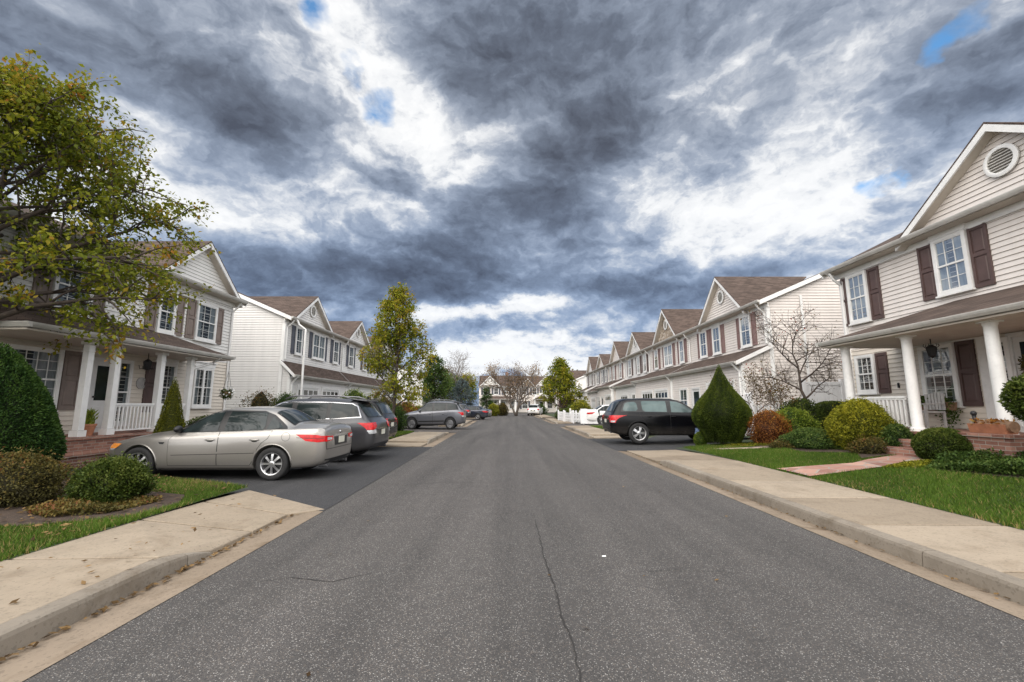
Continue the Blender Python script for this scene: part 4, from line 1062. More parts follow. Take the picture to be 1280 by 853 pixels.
# ---- terraced units with a garage under a pent roof
def terrace(mode, loc, label, W, gc, shut, wmat, ends, gar_proj, gar_z, variant=0, group=None, gable_mat=None, detail=True, stone=False, zp=8.2, garage=True):
    h = House('town_house', label, 'house', loc, mode, group)
    ze, zr, dr, D = (6.06, 8.22, 4.6, 10.0)
    body(h, 0, W, .15, ze-.12, D, dr, zr, wmat, ends)
    main_roof(h, 0, W, ze, dr, zr, D, .2 if ends[0] else 0, .2 if ends[1] else 0)
    if ends[0]:
        end_rake(h, -.2, ze, dr, zr, D, -1); corner_board(h, 0, 0, .2, ze-.30)
        if mode == 'R' and detail: g = h.geo(); g.box(-.062,-.036,1.45,1.56,.2,6.3); h.put('corner_board', g, M['trim'])
    if ends[1]: end_rake(h, W+.2, ze, dr, zr, D, 1)
    eave(h, -.2 if ends[0] else 0, W+(.2 if ends[1] else 0), ze)
    front_gable(h, gc, 2.3, 6.12, zp, gable_mat or wmat, vent=detail, stone=stone)
    P = PF(0)
    sets = {0: [(1.35,.78),(4.35,.75),(6.0,.75)], 1: [(1.15,.6),(3.2,1.5),(6.2,.7)], 2: [(1.0,.75),(2.9,.75),(5.6,1.0)]}[variant]
    for i, (a, w) in enumerate(sets):
        a0, a1 = a, a+w; z0, z1 = 4.32, 5.70
        window(h, P, a0, a1, z0, z1, 2 if w < 1.2 else 4, 2, cur=(1,3,4)[i % 3] if detail else 0, head=(variant != 1), simple=not detail, twin=w > 1.2)
        sw = .36
        shutter(h, P, a0-.10-sw, a0-.10, z0-.08, z1+.06, shut); shutter(h, P, a1+.10, a1+.10+sw, z0-.08, z1+.06, shut)
    # garage projection with pent roof
    gp = gar_proj; zg = gar_z; zw = zg+.75
    h2 = gp+.32
    g = h.geo(); g.slab([(-.15,-h2,zg),(W,-h2,zg),(W,-.0,zw),(-.15,-.0,zw)], .08); h.put('garage_roof', g, M['shingle'])
    g = h.geo(); gutter_line(g, -.17, W, -h2, zg+.0)
    h.put('garage_gutter', g, M['trim_grey'])
    g = h.geo(); g.prism([(-h2,zg+.005),(0,zw+.005),(0,zw-.17),(-h2,zg-.16)], lambda a,b,e: (e,a,b), -.19, -.151)
    g.box(-.148,W,-h2+.01,-gp-.025,zg-.13,zg-.11); h.put('garage_fascia', g, M['trim'])
    g = h.geo(); PG = PF(-gp)
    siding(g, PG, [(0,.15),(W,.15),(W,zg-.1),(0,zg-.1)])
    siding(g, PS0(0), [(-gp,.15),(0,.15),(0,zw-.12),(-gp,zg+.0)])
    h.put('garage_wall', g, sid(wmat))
    corner_board(h, 0, -gp, .15, zg-.12, .09)
    if garage:
        if variant == 1: garage_door(h, PG, .9, 3.3, .2, 2.45); garage_door(h, PG, 3.9, 6.3, .2, 2.45)
        elif variant == 2:
            garage_door(h, PG, 3.4, 5.8, .2, 2.4); window(h, PG, .9, 1.8, 1.1, 2.4, 2, 2, cur=1 if detail else 0, simple=True); 
        else: garage_door(h, PG, .75, 3.35, .25, 2.5); entry_door(h, PG, 4.3, 5.2, .25, 2.35); window(h, PG, 5.9, 6.9, 1.15, 2.4, 2, 2, cur=1 if detail else 0, simple=True)
    downspout(h, [(.12,-.42,5.95),(.12,-.3,5.75),(.12,-.08,5.55),(.12,-.08,zw+.05)])
    downspout(h, [(.10,-h2-.05,zg-.08),(.10,-h2+.1,zg-.25),(.10,-gp-.07,zg-.45),(.10,-gp-.07,.2)], .05)
    if mode == 'L' and ends[0]: downspout(h, [(.30,-.47,5.95),(.30,-.60,5.7),(.30,-.95,5.45),(.30,-.95,.15)], .055)
    return h
# ---- left side, first house (porch with square columns)
def house_left():
    h = House('porch_house', 'white clapboard house behind the leafy tree with square porch posts', 'house', (-11.9, 0, 0), 'L')
    ze, zr, dr, D, s0, s1, zf = 5.92, 8.3, 5.0, 10.0, 4.0, 18.2, .74
    body(h, s0, s1, .2, ze-.12, D, dr, zr, 'siding_white', lower=('siding_porch_shade', 3.25))
    main_roof(h, s0, s1, ze, dr, zr, D, .2, .2); end_rake(h, s1+.2, ze, dr, zr, D, 1); end_rake(h, s0-.2, ze, dr, zr, D, -1)
    eave(h, s0-.2, s1+.2, ze); front_gable(h, 16.05, 1.95, 5.98, 7.62, 'siding_white', vent=False)
    P = PF(0)
    for a0, a1, c in ((16.12, 17.08, 1), (14.35, 14.95, 4), (11.0, 11.9, 1)):
        window(h, P, a0, a1, 4.02, 5.32, 3 if a1-a0 > .8 else 2, 4, cur=c); shutter(h, P, a0-.52, a0-.10, 3.94, 5.4, 'shut_taupe'); shutter(h, P, a1+.10, a1+.50, 3.94, 5.4, 'shut_taupe')
    window(h, P, 16.3, 17.2, 1.5, 2.86, 4, 4, cur=1, head=True, twin=True); 
    window(h, P, 14.72, 15.28, 1.35, 2.86, 2, 4, cur=1, head=True); shutter(h, P, 14.12, 14.58, 1.28, 2.92, 'shut_brown')
    window(h, P, 13.12, 13.5, 1.0, 2.8, 1, 4, cur=1)
    window(h, P, 9.75, 11.35, 1.45, 2.86, 6, 6, cur=3); shutter(h, P, 11.5, 11.98, 1.38, 2.95, 'shut_taupe')
    entry_door(h, P, 12.35, 12.95, zf, 2.75)
    porch_roof(h, 9.0, 15.7, 3.24, 3.95, 1.75, True, True, 1.0)
    for s in (10.85, 11.62, 13.13, 14.35): square_column(h, s, -1.3, zf, 3.12, .078)
    railing(h, (11.73,-1.3), (13.02,-1.3), zf, .82); railing(h, (13.24,-1.3), (14.24,-1.3), zf, .82)
    g = h.geo(); g.box(9.2,15.6,-1.52,-.024,.1,zf-.06); g.box(9.15,15.65,-1.57,-.022,zf-.058,zf); h.put('porch_base', g, M['brick'])
    g = h.geo(); g.box(9.6,12.4,-1.98,-1.525,.08,.34); g.box(9.55,12.45,-2.03,-1.524,.341,.40); h.put('porch_step', g, M['brick'])
    downspout(h, [(18.1,-.42,5.85),(18.1,-.25,5.6),(18.1,-.08,5.4),(18.1,-.08,.25)], .035)
    downspout(h, [(15.1,-1.78,3.15),(15.1,-1.5,2.95),(14.46,-1.3,2.7)], .04)
    g = h.geo(); g.tube([(13.3,-.75,3.08),(13.3,-.75,2.88)], .012, 6); g.lathe([(.03,.0),(.10,-.06),(.11,-.08),(.085,-.30),(.03,-.34)], 13.3,-.75,2.9, 6)
    for k in range(5):
        a = 2*PI*k/5; g.tube([(13.3+.08*math.cos(a),-.75+.08*math.sin(a),2.62),(13.3+.18*math.cos(a),-.75+.18*math.sin(a),2.6),(13.3+.2*math.cos(a),-.75+.2*math.sin(a),2.7)], .01, 4)
    h.put('porch_lantern', g, M['iron'])
    g = h.geo(); g.lathe([(.19,-.025),(.19,-.05),(.13,-.06),(.13,-.03)], 14.0,0,2.2, 20,'y',False); g.lathe([(.13,-.03),(.13,-.04)], 14.0,0,2.2, 20,'y',True)
    h.put('wall_plaque', g, M['grey_paint'], smooth=True, angle=40)
    return h
house_right()
rows_r = [ # start, width, gable centre, shutters, siding, variant, stone, label
 (18.75, 8.2, 3.9, 'shut_rose', 'siding_cream', 0, False, 'cream town house with faded rose shutters and bare vines on its end wall'),
 (26.95, 8.1, 4.1, 'shut_rose', 'siding_cream', 1, True, 'town house with a stone faced gable above the black wagon'),
 (35.05, 7.9, 4.0, 'shut_brown', 'siding_grey', 2, False, 'third town house of the right row, beyond the stone gabled one'),
 (42.95, 7.5, 3.3, 'shut_rose', 'siding_cream', 0, False, 'fourth town house of the right row, above the white sedan'),
 (50.45, 7.5, 3.6, 'shut_slate', 'siding_cream', 2, False, 'fifth town house of the right row, with slate shutters'),
 (57.95, 7.5, 3.6, 'shut_brown', 'siding_grey', 1, False, 'sixth and last town house of the right row'),
]
for i, (s, W, gc, sh, sm, va, stn, lab) in enumerate(rows_r):
    terrace('R', (11.2, s, 0), lab, W, gc, sh, sm, (i == 0, i == 5), (1.3,1.3,1.05,1.35,1.0,1.3)[i], (3.38,3.38,3.25,3.42,3.2,3.4)[i], va, 'right row of town houses', 'stone' if stn else None, i < 3, stn, (8.2,8.3,7.95,8.15,7.7,8.2)[i])
terrace('R', (11.6, 82, 0), 'separate pale house beyond the right row, by the conical maple', 8, 4, 'shut_slate', 'siding_grey', (True, True), .8, 3.3, 2, None, None, False)
rows_l = [
 (22.3, 7.6, 2.85, 'shut_slate', 'siding_grey', 1, 'pale grey town house with slate shutters and a blank end wall'),
 (29.9, 7.5, 2.9, 'shut_slate', 'siding_white', 0, 'second town house of the left row, partly behind the yellow green maple'),
 (37.4, 7.5, 2.9, 'shut_slate', 'siding_grey', 2, 'third town house of the left row, hidden by the maple crown'),
]
for i, (s, W, gc, sh, sm, va, lab) in enumerate(rows_l):
    terrace('L', (-11.8, s, 0), lab, W, gc, sh, sm, (i == 0, i == 2), .45, 3.05, va, 'left row of town houses', None, i < 2, False, 7.75)
house_left()
def small_porch_house():
    h = House('porch_house', 'small distant white house with porch posts behind the grey crossover', 'house', (-11.6, 57, 0), 'L')
    body(h, 0, 12, .1, 4.7, 9, 4.5, 6.9, 'siding_white'); main_roof(h, 0, 12, 4.82, 4.5, 6.9, 9, .2, .2); end_rake(h, -.2, 4.82, 4.5, 6.9, 9, -1); eave(h, -.2, 12.2, 4.82)
    for a in (1.2, 4.2, 8.0): window(h, PF(0), a, a+.9, 3.2, 4.3, 2, 2, cur=0, simple=True); shutter(h, PF(0), a-.5, a-.1, 3.1, 4.4, 'shut_slate'); shutter(h, PF(0), a+1, a+1.4, 3.1, 4.4, 'shut_slate')
    porch_roof(h, 0, 9, 2.7, 3.1, 1.9)
    for s in (.3, 2.4, 4.6, 6.7, 8.7): square_column(h, s, -1.6, .1, 2.6)
    entry_door(h, PF(0), 3, 3.9, .2, 2.3); window(h, PF(0), 5.5, 6.6, .9, 2.2, 2, 2, cur=0, simple=True)
small_porch_house()
def end_row():
    """houses that close the street, facing the viewer"""
    spec = [(-6.6, 88, 7.6, 'left house of the closing row with garage and gable', 2.2, True), (1.2, 90, 8.0, 'closing house straight ahead with arched white porch under two gables', 5.6, False), (9.4, 92, 7.5, 'closing house partly behind the conical maple', 4.0, False)]
    for x, y, W, lab, gc, gar in spec:
        h = House('town_house', lab, 'house', (x, y, 0), 'E')
        body(h, 0, W, .1, 5.2, 9, 4.5, 7.75, 'siding_cream'); main_roof(h, 0, W, 5.32, 4.5, 7.75, 9, .15, .15); eave(h, -.15, W+.15, 5.32)
        front_gable(h, gc, 1.9, 5.4, 7.3, 'siding_white', vent=False)
        if W > 7.8: front_gable(h, 2.0, 1.4, 5.4, 6.9, 'stone', vent=False, stone=True)
        for a in (.9, 3.0, 5.0, 6.4)[:4 if W > 7.8 else 3]: window(h, PF(0), a, a+.85, 3.7, 4.95, 2, 2, cur=0, simple=True); shutter(h, PF(0), a-.5, a-.1, 3.6, 5.0, 'shut_slate'); shutter(h, PF(0), a+.95, a+1.3, 3.6, 5.0, 'shut_slate')
        if gar: garage_door(h, PF(0), 1.0, 3.6, .15, 2.4)
        else: window(h, PF(0), .9, 2.0, .9, 2.3, 2, 2, cur=0, simple=True); shutter(h, PF(0), .4, .8, .8, 2.4, 'shut_slate'); shutter(h, PF(0), 2.1, 2.5, .8, 2.4, 'shut_slate')
        entry_door(h, PF(0), 4.4, 5.3, .2, 2.3); window(h, PF(0), 6.1, 7.0, .9, 2.3, 2, 2, cur=0, simple=True)
        porch_roof(h, 3.2 if not gar else .2, W-.1, 2.75, 3.35, 1.7, True, True)
        for s in ((3.4, 5.6, W-.3) if not gar else (4.2, W-.3)): square_column(h, s, -1.5, .1, 2.7)
        if W > 7.8:
            g = h.geo()
            for i in range(11):
                t0, t1 = PI*i/11, PI*(i+1)/11
                p = lambda r, t, rz: (4.6-r*math.cos(t), 2.75+rz*math.sin(t))
                g.prism([p(1.55,t0,1.2),p(1.55,t1,1.2),p(1.25,t1,.85),p(1.25,t0,.85)], lambda a,b,e: (a,e,b), -1.95, -1.65)
            h.put('porch_arch', g, M['trim'])
        if gar: g = h.geo(); g.box(5.2,5.8,4.6,5.4,7.2,8.5); h.put('chimney', g, M['brick'])
end_row()

# ------------------------------------------------------------------ vehicles (x forward, rear bumper at x=0)
def eval_mesh(o):
    dg = bpy.context.evaluated_depsgraph_get(); dg.update()
    return bpy.data.meshes.new_from_object(o.evaluated_get(dg), depsgraph=dg)
SPEC = {
 'sedan': dict(L=4.66, axles=(1.05,3.76), wr=.325, W=.89, top=[(0,.64),(.03,.98),(.08,1.075),(.14,1.10),(.30,1.115),(.62,1.125),(.74,1.14),(1.12,1.39),(1.34,1.455),(1.75,1.475),(2.2,1.455),(2.52,1.375),(3.22,1.01),(3.6,.955),(4.2,.84),(4.45,.76),(4.6,.64),(4.66,.50)],
   belt=[(0,.60),(.03,.93),(.08,1.0),(.2,1.01),(.7,.995),(1.4,.955),(2.6,.91),(3.3,.885),(4.1,.79),(4.45,.68),(4.6,.56),(4.66,.46)],
   hw=[(0,.66),(.05,.76),(.2,.835),(.6,.875),(1.1,.89),(3.5,.89),(4.0,.865),(4.4,.78),(4.58,.66),(4.66,.50)],
   zb=[(0,.40),(.06,.30),(.3,.23),(.8,.19),(4.1,.18),(4.45,.20),(4.66,.32)],
   gr=[(0,.52),(.3,.62),(.62,.64),(1.02,.56),(1.3,.565),(2.3,.58),(2.6,.62),(3.22,.68),(4.0,.66),(4.45,.56),(4.66,.38)]),
 'wagon': dict(L=4.72, axles=(.98,3.72), wr=.35, W=.93, top=[(0,.66),(.05,.98),(.10,1.08),(.17,1.16),(.50,1.56),(.60,1.635),(.9,1.675),(1.6,1.70),(2.4,1.685),(2.75,1.60),(3.45,1.14),(3.8,1.07),(4.35,.95),(4.55,.86),(4.68,.70),(4.72,.56)],
   belt=[(0,.64),(.05,.95),(.12,1.04),(.3,1.10),(.8,1.10),(1.6,1.06),(2.7,1.01),(3.4,.99),(4.2,.90),(4.5,.78),(4.66,.62),(4.72,.52)],
   hw=[(0,.70),(.05,.80),(.2,.87),(.6,.915),(1.1,.93),(3.5,.93),(4.05,.90),(4.4,.82),(4.62,.68),(4.72,.52)],
   zb=[(0,.46),(.06,.36),(.3,.28),(.8,.23),(4.1,.23),(4.45,.25),(4.72,.38)],
   gr=[(0,.58),(.17,.68),(.5,.585),(.9,.60),(2.4,.61),(2.75,.64),(3.45,.72),(4.2,.68),(4.5,.58),(4.72,.40)]),
 'suv': dict(L=4.95, axles=(1.08,3.98), wr=.39, W=.95, top=[(0,.72),(.04,1.02),(.10,1.14),(.14,1.22),(.34,1.55),(.46,1.655),(.70,1.71),(1.5,1.735),(2.50,1.715),(2.85,1.63),(3.45,1.23),(3.9,1.18),(4.6,1.08),(4.8,.96),(4.92,.74),(4.95,.60)],
   belt=[(0,.70),(.04,.98),(.12,1.09),(.3,1.14),(1.0,1.14),(2.6,1.12),(3.4,1.11),(4.3,1.02),(4.7,.90),(4.9,.66),(4.95,.56)],
   hw=[(0,.76),(.05,.85),(.2,.91),(.6,.94),(1.1,.95),(3.8,.95),(4.3,.93),(4.7,.86),(4.88,.72),(4.95,.58)],
   zb=[(0,.52),(.06,.42),(.3,.33),(.8,.29),(4.3,.29),(4.7,.31),(4.95,.44)],
   gr=[(0,.66),(.14,.74),(.3,.70),(.6,.69),(2.5,.69),(2.85,.72),(3.45,.78),(4.4,.74),(4.75,.64),(4.95,.46)]),
}
BODY_CACHE = {}
def car_body(kind, paint):
    sp = SPEC[kind]; L = sp['L']
    f = lambda k: (lambda x: float(np.interp(x, [a for a, b in sp[k]], [b for a, b in sp[k]])))
    top, belt, hwf, zbf, grf = f('top'), f('belt'), f('hw'), f('zb'), f('gr')
    xs = sorted(set([a for a, b in sp['top']]+[a for a, b in sp['belt'] if a < .3 or a > L-.5]+[round(i*.22,3) for i in range(1, int(L/.22))]))
    ys = [xs[0]]
    for x in xs[1:]:
        if x-ys[-1] > .025: ys.append(x)
    if ys[-1] != L: ys[-1] = L
    rings = []
    for x in ys:
        w, zb, zs, zt, gr = hwf(x), zbf(x), belt(x), top(x), grf(x)
        gr = min(gr, w*.9); zt = max(zt, zs+.012)
        d = zt-zs; dr = min(.075, d*.5)
        pts = [(0,zb),(.70*w,zb),(.92*w,zb+.02),(.975*w,zb+.13),(w,zb+.45*(zs-zb)),(.995*w,zs-.16*(zs-zb)),(.965*w,zs-.02),(.925*w,zs+min(.02,d*.25))]
        y7, z7 = pts[-1]; y9, z9 = gr, zt-dr
        pts += [((y7+y9)/2+.025*min(1,d*3), (z7+z9)/2), (y9, z9), (gr*.78, zt-dr*.28), (gr*.4, zt-.006), (0, zt)]
        rings.append([(x, y, z) for y, z in pts])
    k = len(rings[0]); V = []; idx = []
    for r_ in rings:
        row = []
        for j, (x, y, z) in enumerate(r_):
            V.append((x, y, z)); a = len(V)-1
            if j in (0, k-1): row.append((a, a))
            else: V.append((x, -y, z)); row.append((a, a+1))
        idx.append(row)
    F = []
    for i in range(len(rings)-1):
        for j in range(k-1):
            F.append((idx[i][j][0], idx[i+1][j][0], idx[i+1][j+1][0], idx[i][j+1][0]))
            F.append((idx[i][j][1], idx[i][j+1][1], idx[i+1][j+1][1], idx[i+1][j][1]))
    for i, s in ((0, 1), (len(rings)-1, -1)):
        for j in range(k-1):
            q = [idx[i][j][0], idx[i][j+1][0], idx[i][j+1][1], idx[i][j][1]]
            q2 = []
            for v in q:
                if v not in q2: q2.append(v)
            F.append(tuple(q2 if s > 0 else q2[::-1]))
    me = bpy.data.meshes.new('body'); me.from_pydata(V, [], F)
    bm = bmesh.new(); bm.from_mesh(me); bmesh.ops.recalc_face_normals(bm, faces=bm.faces); bm.to_mesh(me); bm.free()
    o = bpy.data.objects.new('body', me); col.objects.link(o)
    md = o.modifiers.new('s', 'SUBSURF'); md.levels = 2; md.render_levels = 2
    smooth_me = eval_mesh(o)
    bvh = BVHTree.FromPolygons([v.co.copy() for v in smooth_me.vertices], [tuple(p.vertices) for p in smooth_me.polygons])
    # wheel openings
    g = Geo(); ar = sp['wr']+.055
    for ax in sp['axles']:
        for s in (-1, 1):
            y0, y1 = (.52, 1.3) if s > 0 else (-1.3, -.52)
            pr = [(.0001,y0),(ar,y0),(ar,y1),(.0001,y1)]
            n = 40; b0 = len(g.v)
            g.v += [(ax,y0,sp['wr']),(ax,y1,sp['wr'])]
            for kk in range(n):
                a = 2*PI*kk/n
                g.v += [(ax+ar*math.cos(a),y0,sp['wr']+ar*math.sin(a)),(ax+ar*math.cos(a),y1,sp['wr']+ar*math.sin(a))]
            for kk in range(n):
                p0, p1 = b0+2+2*kk, b0+2+2*((kk+1) % n)
                for fc in ((p0,p1,p1+1,p0+1),(b0,p1,p0),(b0+1,p0+1,p1+1)): g.f.append(fc); g.m.append(0)
    cut = g.build('cutter', M['car_trim'])
    bm = bmesh.new(); bm.from_mesh(cut.data); bmesh.ops.recalc_face_normals(bm, faces=bm.faces); bm.to_mesh(cut.data); bm.free()
    me.materials.append(M['p_white'])
    bo = o.modifiers.new('b', 'BOOLEAN'); bo.operation = 'DIFFERENCE'; bo.solver = 'EXACT'; bo.object = cut
    try: bo.material_mode = 'TRANSFER'
    except Exception: pass
    final = eval_mesh(o); final.name = 'body'
    bpy.data.objects.remove(o); bpy.data.objects.remove(cut)
    final.polygons.foreach_set('use_smooth', [True]*len(final.polygons)); final.set_sharp_from_angle(angle=R(38))
    # wheel wells dark
    while len(final.materials) < 2: final.materials.append(None)
    for p in final.polygons:
        c = p.center; inner = False
        for ax in sp['axles']:
            rr = math.hypot(c.x-ax, c.z-sp['wr'])
            if rr < ar+.003 and abs(c.y) < hwf(ax)+.03:
                n_rad = abs((p.normal.x*(c.x-ax)+p.normal.z*(c.z-sp['wr']))/max(rr,1e-4))
                if n_rad > .85 or abs(abs(c.y)-.52) < .01: inner = True
        p.material_index = 1 if inner or (p.normal.z < -.7 and c.z < .4) else 0
    return final, bvh, sp
def grid_poly(poly, step=.055):
    bm = bmesh.new(); bm.faces.new([bm.verts.new((a, b, 0)) for a, b in poly])
    xs = [p[0] for p in poly]; ys = [p[1] for p in poly]
    x = min(xs)+step
    while x < max(xs)-.004:
        bmesh.ops.bisect_plane(bm, geom=bm.verts[:]+bm.edges[:]+bm.faces[:], plane_co=(x,0,0), plane_no=(1,0,0)); x += step
    y = min(ys)+step
    while y < max(ys)-.004:
        bmesh.ops.bisect_plane(bm, geom=bm.verts[:]+bm.edges[:]+bm.faces[:], plane_co=(0,y,0), plane_no=(0,1,0)); y += step
    bm.verts.index_update()
    V = [(v.co.x, v.co.y) for v in bm.verts]; F = [tuple(v.index for v in f.verts) for f in bm.faces]
    bm.free(); return V, F
class Patch:
    """polygon laid onto the body skin along an axis"""
    def __init__(self, bvh): self.bvh = bvh; self.g = Geo()
    def add(self, poly, axis, side, off, step=.055):
        V, F = grid_poly(poly, step); pts = []
        for a, b in V:
            if axis == 'y': o, d = Vector((a, side*2, b)), Vector((0, -side, 0))
            elif axis == 'x': o, d = Vector((side*8, a, b)), Vector((-side, 0, 0))
            else: o, d = Vector((a, b, 4)), Vector((0, 0, -1))
            hit, n, _, _ = self.bvh.ray_cast(o, d)
            if hit is None:
                hit, n, _, _ = self.bvh.find_nearest(o + d*(1.5 if axis == 'y' else 6 if axis == 'x' else 2.5))
            if n.dot(d) > 0: n = -n
            pts.append(tuple(hit + n*off))
        self.g.add(pts, F); return self
    def put(self, name, mat, parent): return self.g.build(name, M[mat], parent, smooth=True)
def ribbon(pts, w):
    """thin outline band around an open/closed polyline as separate quads"""
    qs = []
    for a, b in zip(pts, pts[1:]):
        dx, dy = b[0]-a[0], b[1]-a[1]; l = math.hypot(dx, dy)
        if l < 1e-6: continue
        nx, ny = -dy/l*w/2, dx/l*w/2; ex, ey = dx/l*w/2, dy/l*w/2
        qs.append([(a[0]-ex+nx,a[1]-ey+ny),(a[0]-ex-nx,a[1]-ey-ny),(b[0]+ex-nx,b[1]+ey-ny),(b[0]+ex+nx,b[1]+ey+ny)])
    return qs
def shrink(poly, d):
    n = len(poly); cx = sum(p[0] for p in poly)/n; cy = sum(p[1] for p in poly)/n
    out = []
    A = sum(poly[i][0]*poly[(i+1) % n][1]-poly[(i+1) % n][0]*poly[i][1] for i in range(n)); s = 1 if A > 0 else -1
    for i in range(n):
        p0, p1, p2 = poly[i-1], poly[i], poly[(i+1) % n]
        def nrm(a, b):
            dx, dy = b[0]-a[0], b[1]-a[1]; l = math.hypot(dx, dy) or 1e-9; return (-dy/l*s, dx/l*s)
        n0, n1 = nrm(p0, p1), nrm(p1, p2)
        bx, by = n0[0]+n1[0], n0[1]+n1[1]; q = max(.35, (1+n0[0]*n1[0]+n0[1]*n1[1]))
        out.append((p1[0]+bx/q*d, p1[1]+by/q*d))
    return out
def wheel(parent, x, y, r, rimm, spokes=8, kind='alloy'):
    s = 1 if y > 0 else -1
    w = .105; e = empty('wheel', (x, y, r)); e.parent = parent
    g = Geo()
    g.lathe([(r*.66,-w*.9),(r*.86,-w),(r*.96,-w*.92),(r,-w*.7),(r*1.0,-w*.05),(r*.99,0),(r,w*.05),(r,w*.7),(r*.96,w*.92),(r*.86,w),(r*.70,w*.93),(r*.665,w*.85)], 0,0,0, 40, 'y', False)
    g.build('tyre', M['rubber'], e, smooth=True, angle=50)
    g = Geo(); ro = r*.675
    o = w*.86*s
    g.lathe([(ro,-w*.8*s),(ro*.93,-w*.7*s),(ro*.93,.35*o),(ro*.90,.80*o),(ro*.93,1.0*o),(ro,1.06*o),(ro*1.02,.95*o)], 0,0,0, 40, 'y', False)
    if kind == 'alloy':
        for k in range(spokes):
            for dth in ((-.10,.10) if spokes <= 6 else (0,)):
                a = 2*PI*k/spokes+dth*1.3
                a2 = 2*PI*k/spokes+dth*.9
                c, sn = math.cos(a), math.sin(a); c2, s2 = math.cos(a2), math.sin(a2)
                wi, wo = ro*.085, ro*(.115 if spokes > 6 else .07)
                ri, rr = ro*.18, ro*.94
                p = []
                for (rad, hw_, yy, cc, ss) in ((ri,wi,.93*o,c2,s2),(ro*.55,wi*1.0,.88*o,c,sn),(rr,wo,.72*o,c,sn)):
                    p += [(rad*cc-hw_*ss, yy, rad*ss+hw_*cc),(rad*cc+hw_*ss, yy, rad*ss-hw_*cc),(rad*cc+hw_*.8*ss, yy-.03*s, rad*ss-hw_*.8*cc),(rad*cc-hw_*.8*ss, yy-.03*s, rad*ss+hw_*.8*cc)]
                fs = []
                for i in range(2):
                    for j in range(4): fs.append((i*4+j, i*4+(j+1) % 4, (i+1)*4+(j+1) % 4, (i+1)*4+j))
                g.add(p, fs)
        g.lathe([(ro*.26,.5*o),(ro*.27,.88*o),(ro*.22,.97*o),(ro*.12,1.0*o),(0.001,1.0*o)], 0,0,0, 20, 'y', False)
    else:
        g.lathe([(ro*.93,.6*o),(ro*.70,.78*o),(ro*.60,.60*o),(ro*.42,.62*o),(ro*.34,.95*o),(.001,.98*o)], 0,0,0, 30, 'y', False)
    g.build('rim', M[rimm], e, smooth=True, angle=35)
    g = Geo(); g.lathe([(.001,.1*o),(ro*.93,.1*o)], 0,0,0, 30, 'y', False); g.build('brake_disc', M['car_trim'], e)
    return e
